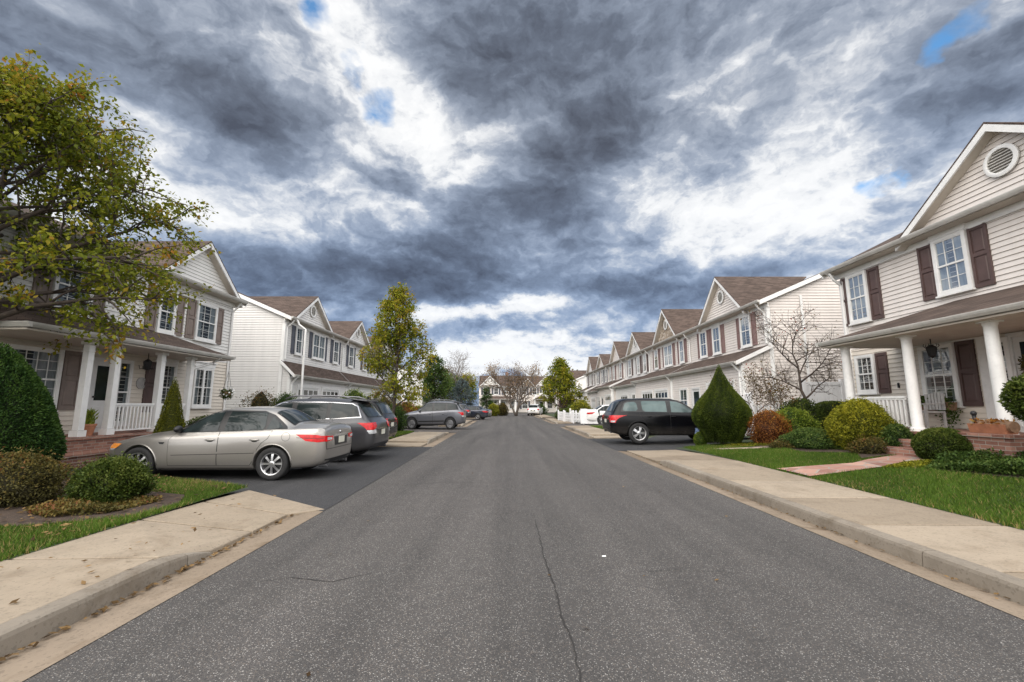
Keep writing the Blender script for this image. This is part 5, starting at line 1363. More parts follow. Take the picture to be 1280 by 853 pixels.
def make_car(kind, paint, label, cat, loc, rz, rim='rim', spokes=8, rimkind='alloy', rails=False, chrome_win=False, detail=True, group=None, name='parked_car', cladding=False, glass='car_glass'):
    me, bvh, sp = car_body(kind, paint); L = sp['L']
    me.materials.clear(); me.materials.append(M[paint]); me.materials.append(M['car_trim'])
    root = empty(name, loc, rz, label, cat, group)
    pivot = Vector((-L/2, 0, 0))
    class P0:   # parts are authored with x from the rear bumper
        pass
    hub = root
    def shift(o):
        for v in o.data.vertices: v.co.x -= L/2
        o.data.update(); return o
    body = bpy.data.objects.new('body', me); col.objects.link(body); body.parent = root; shift(body)
    def patch(name, mat, items, parent=None, step=.055):
        p = Patch(bvh)
        for poly, ax, sd, off in items: p.add(poly, ax, sd, off, step)
        return shift(p.put(name, mat, parent or root))
    def ybody(x, z, s):
        hit = bvh.ray_cast(Vector((x, s*2, z)), Vector((0, -s, 0)))
        return hit[0].y if hit[0] else s*.8
    a0, a1 = sp['axles']; wr = sp['wr']
    if kind == 'sedan':
        fw = [(3.03,.945),(2.22,.965),(2.24,1.345),(2.42,1.33),(2.60,1.25)]
        rw = [(2.10,.97),(1.30,.99),(1.27,1.06),(1.34,1.335),(2.10,1.36)]
        qw = [(1.22,.995),(.90,1.03),(.92,1.05),(1.20,1.26)]
        allw = [(3.10,.925),(.80,1.01),(.84,1.055),(1.18,1.29),(1.42,1.375),(2.30,1.385),(2.46,1.355),(2.66,1.26)]
        rear = ('z', [(.76,-.60),(.76,.60),(1.16,.52),(1.16,-.52)]); shield = ('z', [(3.16,-.68),(3.16,.68),(2.56,.58),(2.56,-.58)])
        doors = [[(3.14,.30),(2.17,.30),(2.17,.955),(3.05,.93),(3.16,.80)], [(2.155,.30),(1.50,.30),(1.40,.45),(1.36,.62),(1.28,.74),(1.16,.83),(1.10,.975),(2.155,.955)]]
        mould = [(3.08,.505),(1.42,.545),(1.42,.585),(3.08,.545)]; hz = .80
    elif kind == 'wagon':
        fw = [(3.22,1.05),(2.30,1.085),(2.33,1.56),(2.60,1.545),(2.82,1.44)]
        rw = [(2.18,1.09),(1.32,1.125),(1.36,1.55),(2.18,1.57)]
        qw = [(1.22,1.13),(.45,1.19),(.58,1.45),(.72,1.52),(1.24,1.55)]
        allw = [(3.30,1.03),(.38,1.165),(.54,1.47),(.70,1.545),(1.3,1.585),(2.36,1.60),(2.64,1.57),(2.88,1.45)]
        rear = ('x', [(-.66,1.18),(.66,1.18),(.58,1.52),(-.58,1.52)]); shield = ('z', [(3.38,-.72),(3.38,.72),(2.80,.64),(2.80,-.64)])
        doors = [[(3.30,.36),(2.25,.36),(2.25,1.07),(3.26,1.03),(3.32,.85)], [(2.235,.36),(1.45,.36),(1.36,.5),(1.32,.66),(1.24,.80),(1.16,.9),(1.12,1.11),(2.235,1.07)]]
        mould = [(3.25,.44),(1.42,.47),(1.42,.53),(3.25,.50)]; hz = .92
    else:
        fw = [(3.26,1.165),(2.36,1.18),(2.38,1.59),(2.62,1.575),(2.90,1.46)]
        rw = [(2.20,1.185),(1.36,1.20),(1.26,1.25),(1.24,1.58),(1.32,1.605),(2.20,1.60)]
        qw = [(1.00,1.22),(.56,1.225),(.50,1.27),(.60,1.50),(.72,1.56),(.98,1.575),(1.06,1.52),(1.08,1.30)]
        allw = [(3.34,1.15),(.44,1.20),(.44,1.27),(.58,1.54),(.70,1.60),(1.3,1.63),(2.4,1.625),(2.66,1.60),(2.98,1.47)]
        rear = ('x', [(-.70,1.22),(.70,1.22),(.64,1.56),(-.64,1.56)]); shield = ('z', [(3.40,-.78),(3.40,.78),(2.88,.72),(2.88,-.72)])
        doors = [[(3.40,.42),(2.31,.42),(2.31,1.17),(3.32,1.14),(3.42,.95)], [(2.295,.42),(1.50,.42),(1.42,.58),(1.38,.74),(1.28,.88),(1.18,.98),(1.14,1.19),(2.295,1.17)]]
        mould = [(3.30,.50),(1.50,.50),(1.50,.56),(3.30,.56)]; hz = 1.02
    for s in (1, -1):
        patch('window_trim', 'chrome' if chrome_win else 'car_trim', [(allw, 'y', s, .003)], step=.05)
        if chrome_win: patch('window_trim', 'car_trim', [(shrink(allw, .022), 'y', s, .005)], step=.05)
        for k, dpoly in enumerate(doors):
            patch('door_gap', 'car_trim', [(shrink(dpoly, -.008), 'y', s, .0015)], step=.06)
            d = patch('door', paint, [(dpoly, 'y', s, .0035)], step=.045)
            xh = (2.32 if k == 0 else 1.42) if kind == 'sedan' else (2.42 if k == 0 else 1.5)
            y = ybody(xh, hz, s)
            if detail:
                g = Geo(); g.sphere((xh-L/2, y+s*.028, hz), .10, 14, 8, (1.0, .20, .19)); g.build('handle', M[paint], d, smooth=True)
                g = Geo(); g.sphere((xh-L/2, y+s*.004, hz-.012), .075, 12, 6, (1, .12, .42)); g.build('handle_recess', M['car_trim'], d, smooth=True)
            patch('side_window', glass, [((fw, rw)[k], 'y', s, .008)], d, .05)
        patch('quarter_window', glass, [(qw, 'y', s, .008)], step=.05)
        patch('moulding_gap', 'car_trim', [([(a, b-.012) for a, b in mould[:2]]+mould[1:2][::-1][:0]+[(mould[1][0], mould[1][1]+.002), (mould[0][0], mould[0][1]+.002)], 'y', s, .004)])
        patch('side_moulding', paint if not cladding else 'car_trim', [(mould, 'y', s, .014)])
        sill = [(a1-wr-.10,.245 if kind == 'sedan' else .30),(a0+wr+.10,.245 if kind == 'sedan' else .30),(a0+wr+.10,.20 if kind == 'sedan' else .25),(a1-wr-.10,.20 if kind == 'sedan' else .25)]
        patch('sill', 'car_trim' if kind != 'sedan' else paint, [(sill, 'y', s, .012)])
        # mirror
        xm = fw[0][0]-.03; zm = fw[0][1]+.045; y = ybody(xm, zm, s)
        g = Geo(); g.sphere((xm-L/2+.0, y+s*.12, zm+.02), .105, 14, 10, (.62, 1.0, .68)); g.tube([(xm-L/2+.02,y,zm-.02),(xm-L/2+.02,y+s*.09,zm-.01)], .025, 6)
        g.build('mirror', M[paint if kind != 'sedan' else 'car_trim'], root, smooth=True)
        # wheel-arch lips
        for ax in (a0, a1):
            g = Geo(); path = []
            for i in range(19):
                th = PI*(-.08+1.16*i/18); xx, zz = ax+(wr+.062)*math.cos(th), wr+(wr+.062)*math.sin(th)
                if zz > sp['zb'][3][1]+.05: path.append((xx-L/2, ybody(ax+(wr+.085)*math.cos(th), wr+(wr+.085)*math.sin(th), s)-s*.004, zz))
            g.tube(path, .016, 6)
            g.build('arch_lip', M['car_trim' if cladding else paint], root, smooth=True)
    patch('rear_window_seal', 'car_trim', [(shrink(rear[1], -.025), rear[0], -1, .003)], step=.08)
    rwin = patch('rear_window', 'car_glass', [(rear[1], rear[0], -1, .008)], step=.08)
    patch('windscreen_seal', 'car_trim', [(shrink(shield[1], -.02), shield[0], 1, .003)], step=.08)
    patch('windscreen', 'car_glass', [(shield[1], shield[0], 1, .008)], step=.08)
    # lamps
    for s in (1, -1):
        if kind == 'sedan':
            patch('tail_light', 'tail', [([(.60,.905),(.20,.895),(.06,.86),(.06,.755),(.16,.745),(.40,.775)], 'y', s, .010), ([(s*.80,.875),(s*.42,.855),(s*.44,.77),(s*.80,.75)], 'x', -1, .010)], step=.03)
            patch('reverse_light', 'clear', [([(s*.70,.835),(s*.50,.825),(s*.51,.785),(s*.70,.78)], 'x', -1, .016)], step=.03)
            patch('lamp_divider', 'car_trim', [(q, 'y', s, .013) for q in ribbon([(.58,.84),(.08,.815)], .008)])
            patch('fuel_flap', 'car_trim', [(q, 'y', s, .003) for q in ribbon([(.80+.085*math.cos(a*PI/8), .86+.085*math.sin(a*PI/8)) for a in range(17)], .006)])
            patch('headlight', 'clear', [([(4.16,.70),(4.40,.70),(4.58,.62),(4.52,.57),(4.30,.60)], 'y', s, .010), ([(s*.72,.70),(s*.40,.66),(s*.42,.57),(s*.70,.60)], 'x', 1, .010)], step=.03)
            patch('indicator', 'amber', [([(4.14,.72),(4.40,.715),(4.42,.62),(4.26,.63)], 'y', s, .014)], step=.03)
            if detail: patch('side_vent', 'car_trim', [([(3.36,.755),(3.23,.755),(3.26,.715),(3.33,.72)], 'y', s, .006)])
        elif kind == 'wagon':
            patch('tail_light', 'tail', [([(.42,1.03),(.05,1.01),(.04,.84),(.18,.84)], 'y', s, .012), ([(s*.88,1.02),(s*.50,1.03),(s*.50,.93),(s*.62,.86),(s*.86,.84)], 'x', -1, .012)], step=.03)
            patch('reverse_light', 'clear', [([(s*.86,.825),(s*.60,.845),(s*.60,.745),(s*.84,.735)], 'x', -1, .010)], step=.03)
            patch('headlight', 'clear', [([(4.15,.86),(4.45,.82),(4.60,.72),(4.40,.72)], 'y', s, .010), ([(s*.76,.84),(s*.44,.78),(s*.46,.68),(s*.74,.74)], 'x', 1, .010)], step=.03)
        else:
            patch('tail_light', 'tail', [([(.22,1.06),(.03,1.04),(.03,.80),(.17,.80)], 'y', s, .012), ([(s*.92,1.06),(s*.74,1.06),(s*.74,.80),(s*.90,.78)], 'x', -1, .012)], step=.03)
            patch('reverse_light', 'clear', [([(.20,.86),(.04,.86),(.04,.80),(.17,.80)], 'y', s, .016)], step=.03)
            patch('headlight', 'clear', [([(4.5,.95),(4.75,.92),(4.85,.78),(4.6,.80)], 'y', s, .010), ([(s*.84,.95),(s*.55,.95),(s*.55,.80),(s*.82,.80)], 'x', 1, .010)], step=.03)
    # tail: boot line, plate, bumper insert
    zt_ = {'sedan': (.70, .86), 'wagon': (.70, .98), 'suv': (.78, 1.05)}[kind]
    bx0 = bvh.ray_cast(Vector((-2, 0, zt_[0]+.06)), Vector((1, 0, 0)))[0].x
    pl = patch('plate_recess', 'car_trim', [([(-.34,zt_[0]-.05),(.34,zt_[0]-.05),(.36,zt_[0]+.13),(-.36,zt_[0]+.13)], 'x', -1, .004)], step=.08)
    g = Geo(); g.box(bx0-.022-L/2, bx0-.010-L/2, -.155, .155, zt_[0]-.01, zt_[0]+.145-.02); g.build('number_plate', M['plate'], root)
    patch('tailgate_strip', 'chrome' if kind != 'suv' else paint, [([(-.46,zt_[0]+.145),(.46,zt_[0]+.145),(.46,zt_[0]+.175),(-.46,zt_[0]+.175)], 'x', -1, .010)], step=.08)
    gaps = ribbon([(-.70,zt_[0]-.10),(.70,zt_[0]-.10)], .012)+ribbon([(-.70,zt_[0]-.10),(-.74,zt_[1])], .010)+ribbon([(.70,zt_[0]-.10),(.74,zt_[1])], .010)
    patch('boot_gap', 'car_trim', [(q, 'x', -1, .003) for q in gaps])
    zb = {'sedan': .31, 'wagon': .38, 'suv': .46}[kind]
    patch('bumper_insert', 'car_trim', [([(-.66,zb),(.66,zb),(.70,zb+.09),(-.70,zb+.09)], 'x', -1, .006)], step=.08)
    patch('grille', 'car_trim', [([(-.42,zb+.12),(.42,zb+.12),(.46,zb+.30),(-.46,zb+.30)], 'x', 1, .006)], step=.08)
    g = Geo()
    for s in ((-1,) if kind == 'wagon' else (1, -1)): g.lathe([(.035,0),(.035,.16),(.03,.16),(.03,.02)], .06-L/2, s*.52, zb-.05, 12, 'x', True)
    g.build('exhaust', M['steel_rim'], root, smooth=True, angle=40)
    if rails:
        for s in (1, -1):
            g = Geo(); x0, x1 = .75, 2.55
            pts = [(x, s*.60, float(np.interp(x, [a for a, b in sp['top']], [b for a, b in sp['top']]))+.015+.045*(1 if .9 < x < 2.4 else 0)) for x in (x0, .95, 1.3, 1.7, 2.1, 2.38, x1)]
            g.tube([(x-L/2, y, z) for x, y, z in pts], .020, 8); g.build('roof_rail', M['steel_rim'], root, smooth=True)
        g = Geo(); hx = bvh.ray_cast(Vector((-2,0,1.56)), Vector((1,0,0)))[0].x
        g.slab([(hx-.17-L/2,-.52,1.625),(hx-.17-L/2,.52,1.625),(hx+.28-L/2,.56,1.68),(hx+.28-L/2,-.56,1.68)], .03); g.build('spoiler', M[paint], root, bevel=.01)
        hx = bvh.ray_cast(Vector((-2,.1,1.22)), Vector((1,0,0)))[0].x
        g = Geo(); g.tube([(hx-.03-L/2,0,1.17),(hx+.02-L/2,-.25,1.22),(hx+.04-L/2,-.42,1.25)], [.03,.012,.008], 6); g.build('rear_wiper', M['car_trim'], root)
    if kind == 'sedan':
        hx = bvh.ray_cast(Vector((-2,0,.93)), Vector((1,0,0)))[0].x
        g = Geo(); g.lathe([(.035,0),(.035,-.012),(.02,-.016),(.001,-.016)], hx-L/2, 0, .92, 16, 'x', False); g.build('badge', M['chrome'], root, smooth=True)
        g = Geo(); g.lathe([(.001,.0),(.045,.002),(.05,.03),(.02,.16),(.001,.17)], 1.32-L/2, 0, 1.45, 8, 'z', False)
    track = sp['W']-.115
    for ax in (a0, a1):
        for s in (1, -1): wheel(root, ax-L/2, s*track, wr, rim, spokes, rimkind)
    return root
# ---- cars in the drives (all nosed in to the houses)
zd = .010
make_car('sedan', 'p_beige', 'beige silver sedan parked on the near left driveway', 'car', (-6.12, 9.90, zd), R(180), rim='rim', spokes=8, name='parked_car')
make_car('wagon', 'p_grey', 'graphite estate wagon with roof rails parked just behind the beige sedan', 'car', (-6.05, 12.75, zd), R(180), rim='rim', spokes=5, rails=True, chrome_win=True, name='parked_car')
make_car('suv', 'p_black', 'black off-roader mostly hidden behind the graphite wagon', 'car', (-6.65, 15.5, zd), R(180), spokes=5, name='parked_car')
crossover = make_car('wagon', 'p_slate', 'slate grey crossover parked side on beyond the grass strip', 'car', (-5.05, 28.4, zd+.02), R(180), rim='steel_rim', rimkind='steel', rails=True, cladding=True, name='parked_car')
crossover.scale = (.87, .95, 1.03)
make_car('suv', 'p_black', 'glossy black wagon with quarter window parked on the right driveway', 'car', (6.25, 17.9, .06), 0, spokes=5, glass='teal_glass', name='parked_car')
make_car('sedan', 'p_white', 'white sedan parked behind the black wagon near white picket fence', 'car', (7.9, 33.6, .10), 0, detail=False, name='parked_car')
make_car('sedan', 'p_navy', 'dark sedan far along the left kerb', 'car', (-4.6, 47.5, .02), R(165), detail=False, name='parked_car')
make_car('wagon', 'p_navy', 'dark crossover parked beside the far dark sedan', 'car', (-6.6, 45.0, .02), R(180), detail=False, name='parked_car')
make_car('wagon', 'p_white', 'white car far down the right side of the street', 'car', (3.5, 66, .01), R(78), detail=False, name='parked_car')

# ------------------------------------------------------------------ trees and shrubs
def leaf_quads(C, D, Nn, size, r, aspect=.55, fold=.25):
    """folded leaf (2 triangles) at points C pointing along D with normal Nn"""
    D = D/np.linalg.norm(D, axis=1, keepdims=True)
    S = np.cross(D, Nn); l = np.linalg.norm(S, axis=1, keepdims=True); l[l < 1e-6] = 1; S = S/l
    Up = np.cross(S, D)
    s = size[:, None]
    w = s*aspect*.5
    n = len(C)
    V = np.empty((n, 4, 3))
    V[:,0] = C; V[:,1] = C + D*s*.45 + S*w + Up*w*fold; V[:,2] = C + D*s - Up*s*.12; V[:,3] = C + D*s*.45 - S*w + Up*w*fold
    b = np.arange(n)[:, None]*4
    F = np.concatenate([b+np.array([[0,1,2]]), b+np.array([[0,2,3]])], 1).reshape(-1, 3)
    return V.reshape(-1, 3), F
def unit(r, n):
    v = r.normal(size=(n, 3)); return v/np.linalg.norm(v, axis=1, keepdims=True)

def tree(name, label, cat, loc, h, clear, prof, seed, n_limb, leaf_n, leaf, mat, bark='bark', trunk_r=.09, rise=.55, sub=7, droop=.15, tintbias=0.0, group=None, twig_len=.5, bare=False, lean=(0,0), leaf_aspect=.6, spread=.10, multi=0):
    """trunk, limbs, branchlets and leaves placed along the twigs; prof(t) = crown radius for t 0..1 over the crown"""
    rr = random.Random(seed); r = np.random.default_rng(seed)
    root = empty(name, loc, 0, label, cat, group)
    g = Geo(); tips = []   # (point, direction, height fraction)
    def wob(p0, d, L, n, amt, grav):
        pts = [Vector(p0)]; d = Vector(d).normalized()
        for i in range(n):
            d = (d + Vector((rr.gauss(0,amt), rr.gauss(0,amt), rr.gauss(0,amt)+grav))).normalized()
            pts.append(pts[-1]+d*(L/n))
        return pts
    stems = []
    if multi:
        for k in range(multi):
            a = 2*PI*k/multi+rr.uniform(-.4,.4)
            stems.append(wob((0.05*math.cos(a),.05*math.sin(a),0), (math.cos(a)*.42, math.sin(a)*.42, 1), h*rr.uniform(.75,1.0), 8, .10, .02))
    else:
        tr = [Vector((0,0,-.1))]
        n = 9
        for i in range(1, n+1): tr.append(Vector((lean[0]*i/n*h+rr.gauss(0,.012)*h*.6, lean[1]*i/n*h+rr.gauss(0,.012)*h*.6, h*.97*i/n)))
        stems.append(tr)
    for tr in stems:
        n = len(tr)-1
        g.tube(tr, [trunk_r*(1.25 if i == 0 else 1)*(1-i/n*.9)/(1 if not multi else 1.6) for i in range(n+1)], 9)
    def along(tr, t):
        q = t*(len(tr)-1); i = min(int(q), len(tr)-2); return tr[i].lerp(tr[i+1], q-i)
    for i in range(n_limb):
        tr = stems[i % len(stems)]
        t = (i+.5)/n_limb; zf = clear/h+(1-clear/h)*t**.9*.97
        p = along(tr, min(.99, zf)); ang = i*2.39996+rr.uniform(-.35,.35)
        R_ = prof(t)*rr.uniform(.82, 1.12)
        up = rise*(1-.25*t)+.5*t
        d = Vector((math.cos(ang), math.sin(ang), up))
        Lm = max(.15, R_*math.sqrt(1+up*up)*.9)
        lim = wob(p, d, Lm, 6, .10, -droop*.25)
        r0 = trunk_r*(.42*(1-t)+.12)
        g.tube(lim, [r0*(1-j/6*.8) for j in range(7)], 6)
        ns = max(3, int(sub*(.5+Lm/max(.5,prof(.4)))))
        for k in range(ns):
            u = .22+.78*(k+rr.random())/ns
            q = along(lim, min(.99,u)); a2 = (lim[-1]-lim[0]).normalized()
            side = Vector((rr.gauss(0,1),rr.gauss(0,1),rr.gauss(.15,.7))); side = (side-a2*side.dot(a2)).normalized()
            d2 = a2*rr.uniform(.4,1.0)+side*rr.uniform(.5,1.1)
            L2 = Lm*.42*(1.15-u*.6)*rr.uniform(.6,1.2)+.12
            br = wob(q, d2, L2, 4, .16, -droop*.5)
            g.tube(br, [r0*.34*(1-j/4*.75)+.003 for j in range(5)], 4)
            nt = 4
            for m_ in range(nt):
                v = .25+.75*(m_+rr.random())/nt
                q2 = along(br, min(.99,v)); d3 = (br[-1]-br[0]).normalized()+Vector((rr.gauss(0,.7),rr.gauss(0,.7),rr.gauss(0,.55)-droop))
                tw = wob(q2, d3, twig_len*rr.uniform(.5,1.1), 3, .2, -droop)
                if bare or leaf > .06: g.tube(tw, [.006,.005,.004,.002], 3)
                tips.append((tw, (tw[-1]-tw[0]).normalized(), zf))
    g.build('trunk', M[bark], root, smooth=True)
    if leaf_n:
        per = max(1, leaf_n//len(tips)); C = []; D = []; T = []
        for tw, d, zf in tips:
            cl = rr.gauss(0, .16)
            for k in range(per):
                u = rr.random(); q = along(tw, min(.999, .15+.85*u))
                C.append(q); D.append(d); T.append(cl)
        C = np.array([tuple(c) for c in C]); D = np.array([tuple(d) for d in D]); T = np.array(T); n = len(C)
        C = C + r.normal(0, spread, (n,3))
        D = D*.5 + unit(r, n)*.9 + np.array([0,0,-droop*1.2]); Nn = unit(r, n)*.7 + np.array([0,0,.8])
        V, F = leaf_quads(C, D, Nn, leaf*r.uniform(.6,1.3,n), r, leaf_aspect)
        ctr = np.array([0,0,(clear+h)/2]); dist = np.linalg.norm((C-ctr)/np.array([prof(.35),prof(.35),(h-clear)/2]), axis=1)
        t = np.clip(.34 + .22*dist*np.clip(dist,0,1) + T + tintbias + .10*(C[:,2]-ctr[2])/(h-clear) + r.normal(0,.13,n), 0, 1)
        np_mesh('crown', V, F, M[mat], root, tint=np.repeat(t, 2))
    return root

def shrub(name, label, cat, loc, h, prof, rmax, seed, n, leaf, mat, lumps=.08, stiff=.6, tint=0.0, aspect=.5, sx=1.0, sy=1.0, depth=.22, group=None, stem=.0, core=.80, flat=0.0, sprigs=0.0):
    """clipped or loose bush: leaf-sized faces through a shell around a dark twiggy heart"""
    r = np.random.default_rng(seed)
    ph = r.uniform(0, 2*PI, 8)
    def lump(a, t): return 1+lumps*(np.sin(3*a+ph[0]+4*t)+.7*np.sin(5*a-ph[1]+7*t)+.6*np.sin(8*a+ph[2]-9*t)+.6*np.sin(11*t*1.3+ph[3]+2*a))/1.7
    tt = np.linspace(0, 1, 200); pr = np.array([prof(q) for q in tt])*rmax
    ds = np.sqrt(np.gradient(pr)**2+(np.gradient(tt)*h)**2)*np.maximum(pr, .02)
    cdf = np.cumsum(ds); cdf /= cdf[-1]
    t = np.interp(r.random(n), cdf, tt); a = r.uniform(0, 2*PI, n)
    rad = np.interp(t, tt, pr); slope = np.interp(t, tt, np.gradient(pr, tt*h+1e-9))
    dep = r.random(n)**2*depth
    q = rad*lump(a, t)*(1-dep)
    C = np.stack([q*np.cos(a)*sx, q*np.sin(a)*sy, stem+t*(h-stem)*(1-dep*.25*(t > .8))], 1)
    Nn = np.stack([np.cos(a), np.sin(a), -slope], 1); Nn /= np.linalg.norm(Nn, axis=1, keepdims=True)
    D = Nn*stiff + unit(r, n)*(1-stiff*.45) + np.array([0,0,.25-flat])
    if sprigs:
        k = r.random(n) < .12; C[k] += Nn[k]*sprigs*r.random((k.sum(),1)); 
    V, F = leaf_quads(C, D, unit(r, n)+np.array([0,0,.6]), leaf*r.uniform(.55,1.35,n), r, aspect)
    cl = .16*np.sin(4*a+ph[4]+6*t)*np.sin(9*t+ph[5]+2*a)+.10*np.sin(13*a+ph[6]-11*t)
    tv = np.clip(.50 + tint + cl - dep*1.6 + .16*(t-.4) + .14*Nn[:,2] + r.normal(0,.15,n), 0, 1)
    # dark heart
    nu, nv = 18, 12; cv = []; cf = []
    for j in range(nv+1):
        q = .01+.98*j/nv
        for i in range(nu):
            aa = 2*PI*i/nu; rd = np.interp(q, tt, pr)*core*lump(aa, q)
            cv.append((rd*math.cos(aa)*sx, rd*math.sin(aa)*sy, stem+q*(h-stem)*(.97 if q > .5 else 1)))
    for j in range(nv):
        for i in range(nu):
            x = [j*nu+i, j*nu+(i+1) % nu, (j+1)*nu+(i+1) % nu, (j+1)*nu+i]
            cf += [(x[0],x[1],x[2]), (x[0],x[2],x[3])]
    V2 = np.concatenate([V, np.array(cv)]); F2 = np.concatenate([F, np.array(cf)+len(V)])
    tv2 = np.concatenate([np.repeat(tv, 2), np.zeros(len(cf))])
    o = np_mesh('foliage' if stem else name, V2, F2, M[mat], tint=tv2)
    if stem:
        root = empty(name, loc, 0, label, cat, group); o.parent = root
        g = Geo(); rs = random.Random(seed)
        for k in range(4):
            an = 2*PI*k/4+.4; g.tube([(.05*math.cos(an),.05*math.sin(an),-.05),(.09*math.cos(an)+rs.gauss(0,.02),.09*math.sin(an),stem*.6),(rmax*.3*math.cos(an),rmax*.3*math.sin(an),stem+h*.12)], [.045,.04,.03], 6)
        g.build('stem', M['bark'], root, smooth=True)
        return root
    o.location = loc
    return tag(o, label, cat, group)
ball = lambda t: math.sqrt(max(0, 1-(2*t-1)**2))
dome = lambda t: math.sqrt(max(0, 1-t*t))*(.82+.18*min(1, t*6))
low = lambda t: (max(0, 1-t**2.2))**.5*(.7+.3*min(1, t*4))
cone = lambda t: max(.015, (1-t)**.85*(.75+.25*min(1, t*5)))
tear = lambda t: max(.012, (min(1, (.55+1.55*t)) if t < .29 else (1-((t-.29)/.71))**1.18*(1+.22*math.sin(PI*min(1,(t-.29)/.4)))))
bigcone = lambda t: max(.02, (min(1,.8+t) if t < .2 else math.cos((t-.2)/.8*PI/2)**.85))
blockp = lambda t: (1 if t < .9 else (1-((t-.9)/.1)**2)**.5+.001)*(.9+.1*min(1,t*8))
mid = lambda t: (max(.02, math.sin(PI*min(1, .16+.84*t)))**.6)

# -- the near tree whose crown fills the left of the frame
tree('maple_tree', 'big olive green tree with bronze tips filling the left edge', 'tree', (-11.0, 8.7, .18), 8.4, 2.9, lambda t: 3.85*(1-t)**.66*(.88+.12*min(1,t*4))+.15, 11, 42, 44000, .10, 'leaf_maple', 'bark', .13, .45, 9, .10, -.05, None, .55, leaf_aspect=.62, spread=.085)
# -- trees along the street
tree('maple_tree', 'yellow green maple with orange tips between the left parked cars and the town houses', 'tree', (-5.5, 20.6, .08), 7.2, 1.2, lambda t: 1.8*(min(1,.5+2.4*t))*(1-t)**.85+.12, 5, 30, 13500, .12, 'leaf_yel', 'bark', .09, .75, 6, .02, .10, None, .40, spread=.09)
tree('maple_tree', 'broad conical maple turning yellow on the right side of the street', 'tree', (5.5, 50.0, .1), 6.8, .9, lambda t: 2.7*(1-t)**1.05+.12, 21, 34, 9000, .22, 'leaf_yel', 'bark', .12, .55, 6, .05, -.02, None, .5, spread=.14)
tree('ash_tree', 'wide half bare brown tree in front of the closing row', 'tree', (.6, 64.0, .05), 8.4, 1.5, lambda t: 4.1*(min(1,.5+1.6*t))*(1-t*.70), 31, 30, 4200, .18, 'leaf_brown', 'bark_grey', .22, .8, 8, -.04, .0, None, .9, spread=.2, multi=5)
tree('column_tree', 'narrow dark green tree standing left of the grey crossover roof', 'tree', (-9.2, 52.0, .1), 7.2, .6, lambda t: 1.6*(1-t)**.6+.15, 41, 26, 6000, .22, 'leaf_green', 'bark', .1, 1.1, 5, .0, -.16, None, .5, spread=.15)
tree('bare_tree', 'small leafless grey tree above the blue spruce', 'tree', (-7.6, 62.0, .1), 8.2, 3.0, lambda t: 2.6*(1-t*.6), 47, 18, 0, .1, 'leaf_brown', 'bark_grey', .12, 1.3, 6, -.05, bare=True, twig_len=.8)
tree('spruce_tree', 'blue grey spruce behind the far parked cars', 'tree', (-6.4, 56.0, .1), 4.9, .25, lambda t: 2.5*(1-t)**.9+.1, 53, 44, 12000, .16, 'leaf_blue', 'bark', .11, .08, 7, .1, .0, None, .35, spread=.09, leaf_aspect=.3)
tree('spruce_tree', 'small dark green conical evergreen in front of the left closing house', 'tree', (-4.3, 74.0, .1), 4.6, .2, lambda t: 1.3*(1-t)**.8+.1, 59, 30, 4500, .2, 'leaf_arb', 'bark', .1, .1, 5, .1, .1, None, .35, spread=.12, leaf_aspect=.4)
tree('birch_tree', 'pale green tree between the dark tree and the blue spruce', 'tree', (-11.0, 78.0, .1), 6.5, 1.2, lambda t: 2.3*(1-t)**.6+.2, 61, 20, 3000, .3, 'leaf_green', 'bark', .1, .8, 5, .0, .1, None, .5, spread=.25)
# -- small ornamental tree with bare twisting branches before the gap between the right houses
tree('crab_apple_tree', 'bare twisted small tree between the two nearest right houses', 'tree', (10.35, 15.4, .3), 4.0, 1.3, lambda t: 1.6*(min(1,.6+t*1.2))*(1-t*.45), 71, 10, 150, .07, 'leaf_red', 'bark', .075, .75, 7, -.02, .1, None, .5, bare=True, lean=(-.10,0))
tree('maple_shrub', 'small reddish leaved tree beside the white picket gate', 'tree', (8.75, 15.3, .28), 2.45, 1.1, lambda t: 1.15*(min(1,.7+t))*(1-t*.5), 77, 14, 2600, .06, 'leaf_red', 'bark_grey', .04, .75, 6, .12, .0, None, .3, multi=3, spread=.07)

# -- right garden
shrub('yew_shrub', 'huge clipped teardrop yew in front of the black wagon', 'shrub', (7.0, 14.75, .17), 2.72, tear, .90, 101, 52000, .042, 'leaf_yew', .035, .75, aspect=.34, depth=.10, stem=.14, core=.93)
shrub('ball_shrub', 'tiny bright green clipped ball at the foot of the teardrop yew', 'shrub', (6.38, 15.1, .15), .46, lambda t: ball(.12+.88*t), .205, 102, 5000, .025, 'leaf_lime', .02, .7, core=.92)
shrub('barberry_shrub', 'orange red barberry bush beside the teardrop yew', 'shrub', (8.05, 13.9, .29), 1.06, mid, .62, 103, 11000, .042, 'leaf_barb', .13, .45, depth=.4, core=.7, sprigs=.12)
shrub('azalea_shrub', 'lime green leafy bush right of the orange barberry', 'shrub', (8.85, 14.0, .30), 1.12, mid, .72, 104, 9000, .058, 'leaf_lime', .17, .45, depth=.4, core=.72, sprigs=.12)
shrub('rhododendron_shrub', 'dark green bush under the bare twisted tree', 'shrub', (9.75, 14.9, .30), 1.45, mid, .75, 105, 9000, .06, 'leaf_box', .15, .45, -.10, depth=.4, core=.75, sprigs=.1)
shrub('juniper_shrub', 'low spreading green bush at the lawn edge', 'shrub', (8.05, 11.95, .38), .50, low, .66, 106, 11000, .045, 'leaf_green', .12, .5, sx=1.0, sy=1.3, depth=.35, core=.75)
shrub('hedge_block', 'dark square clipped hedge left of the golden bush', 'hedge', (10.0, 13.75, .4), 1.22, blockp, .42, 107, 15000, .036, 'leaf_box', .02, .65, -.12, depth=.12, core=.92)
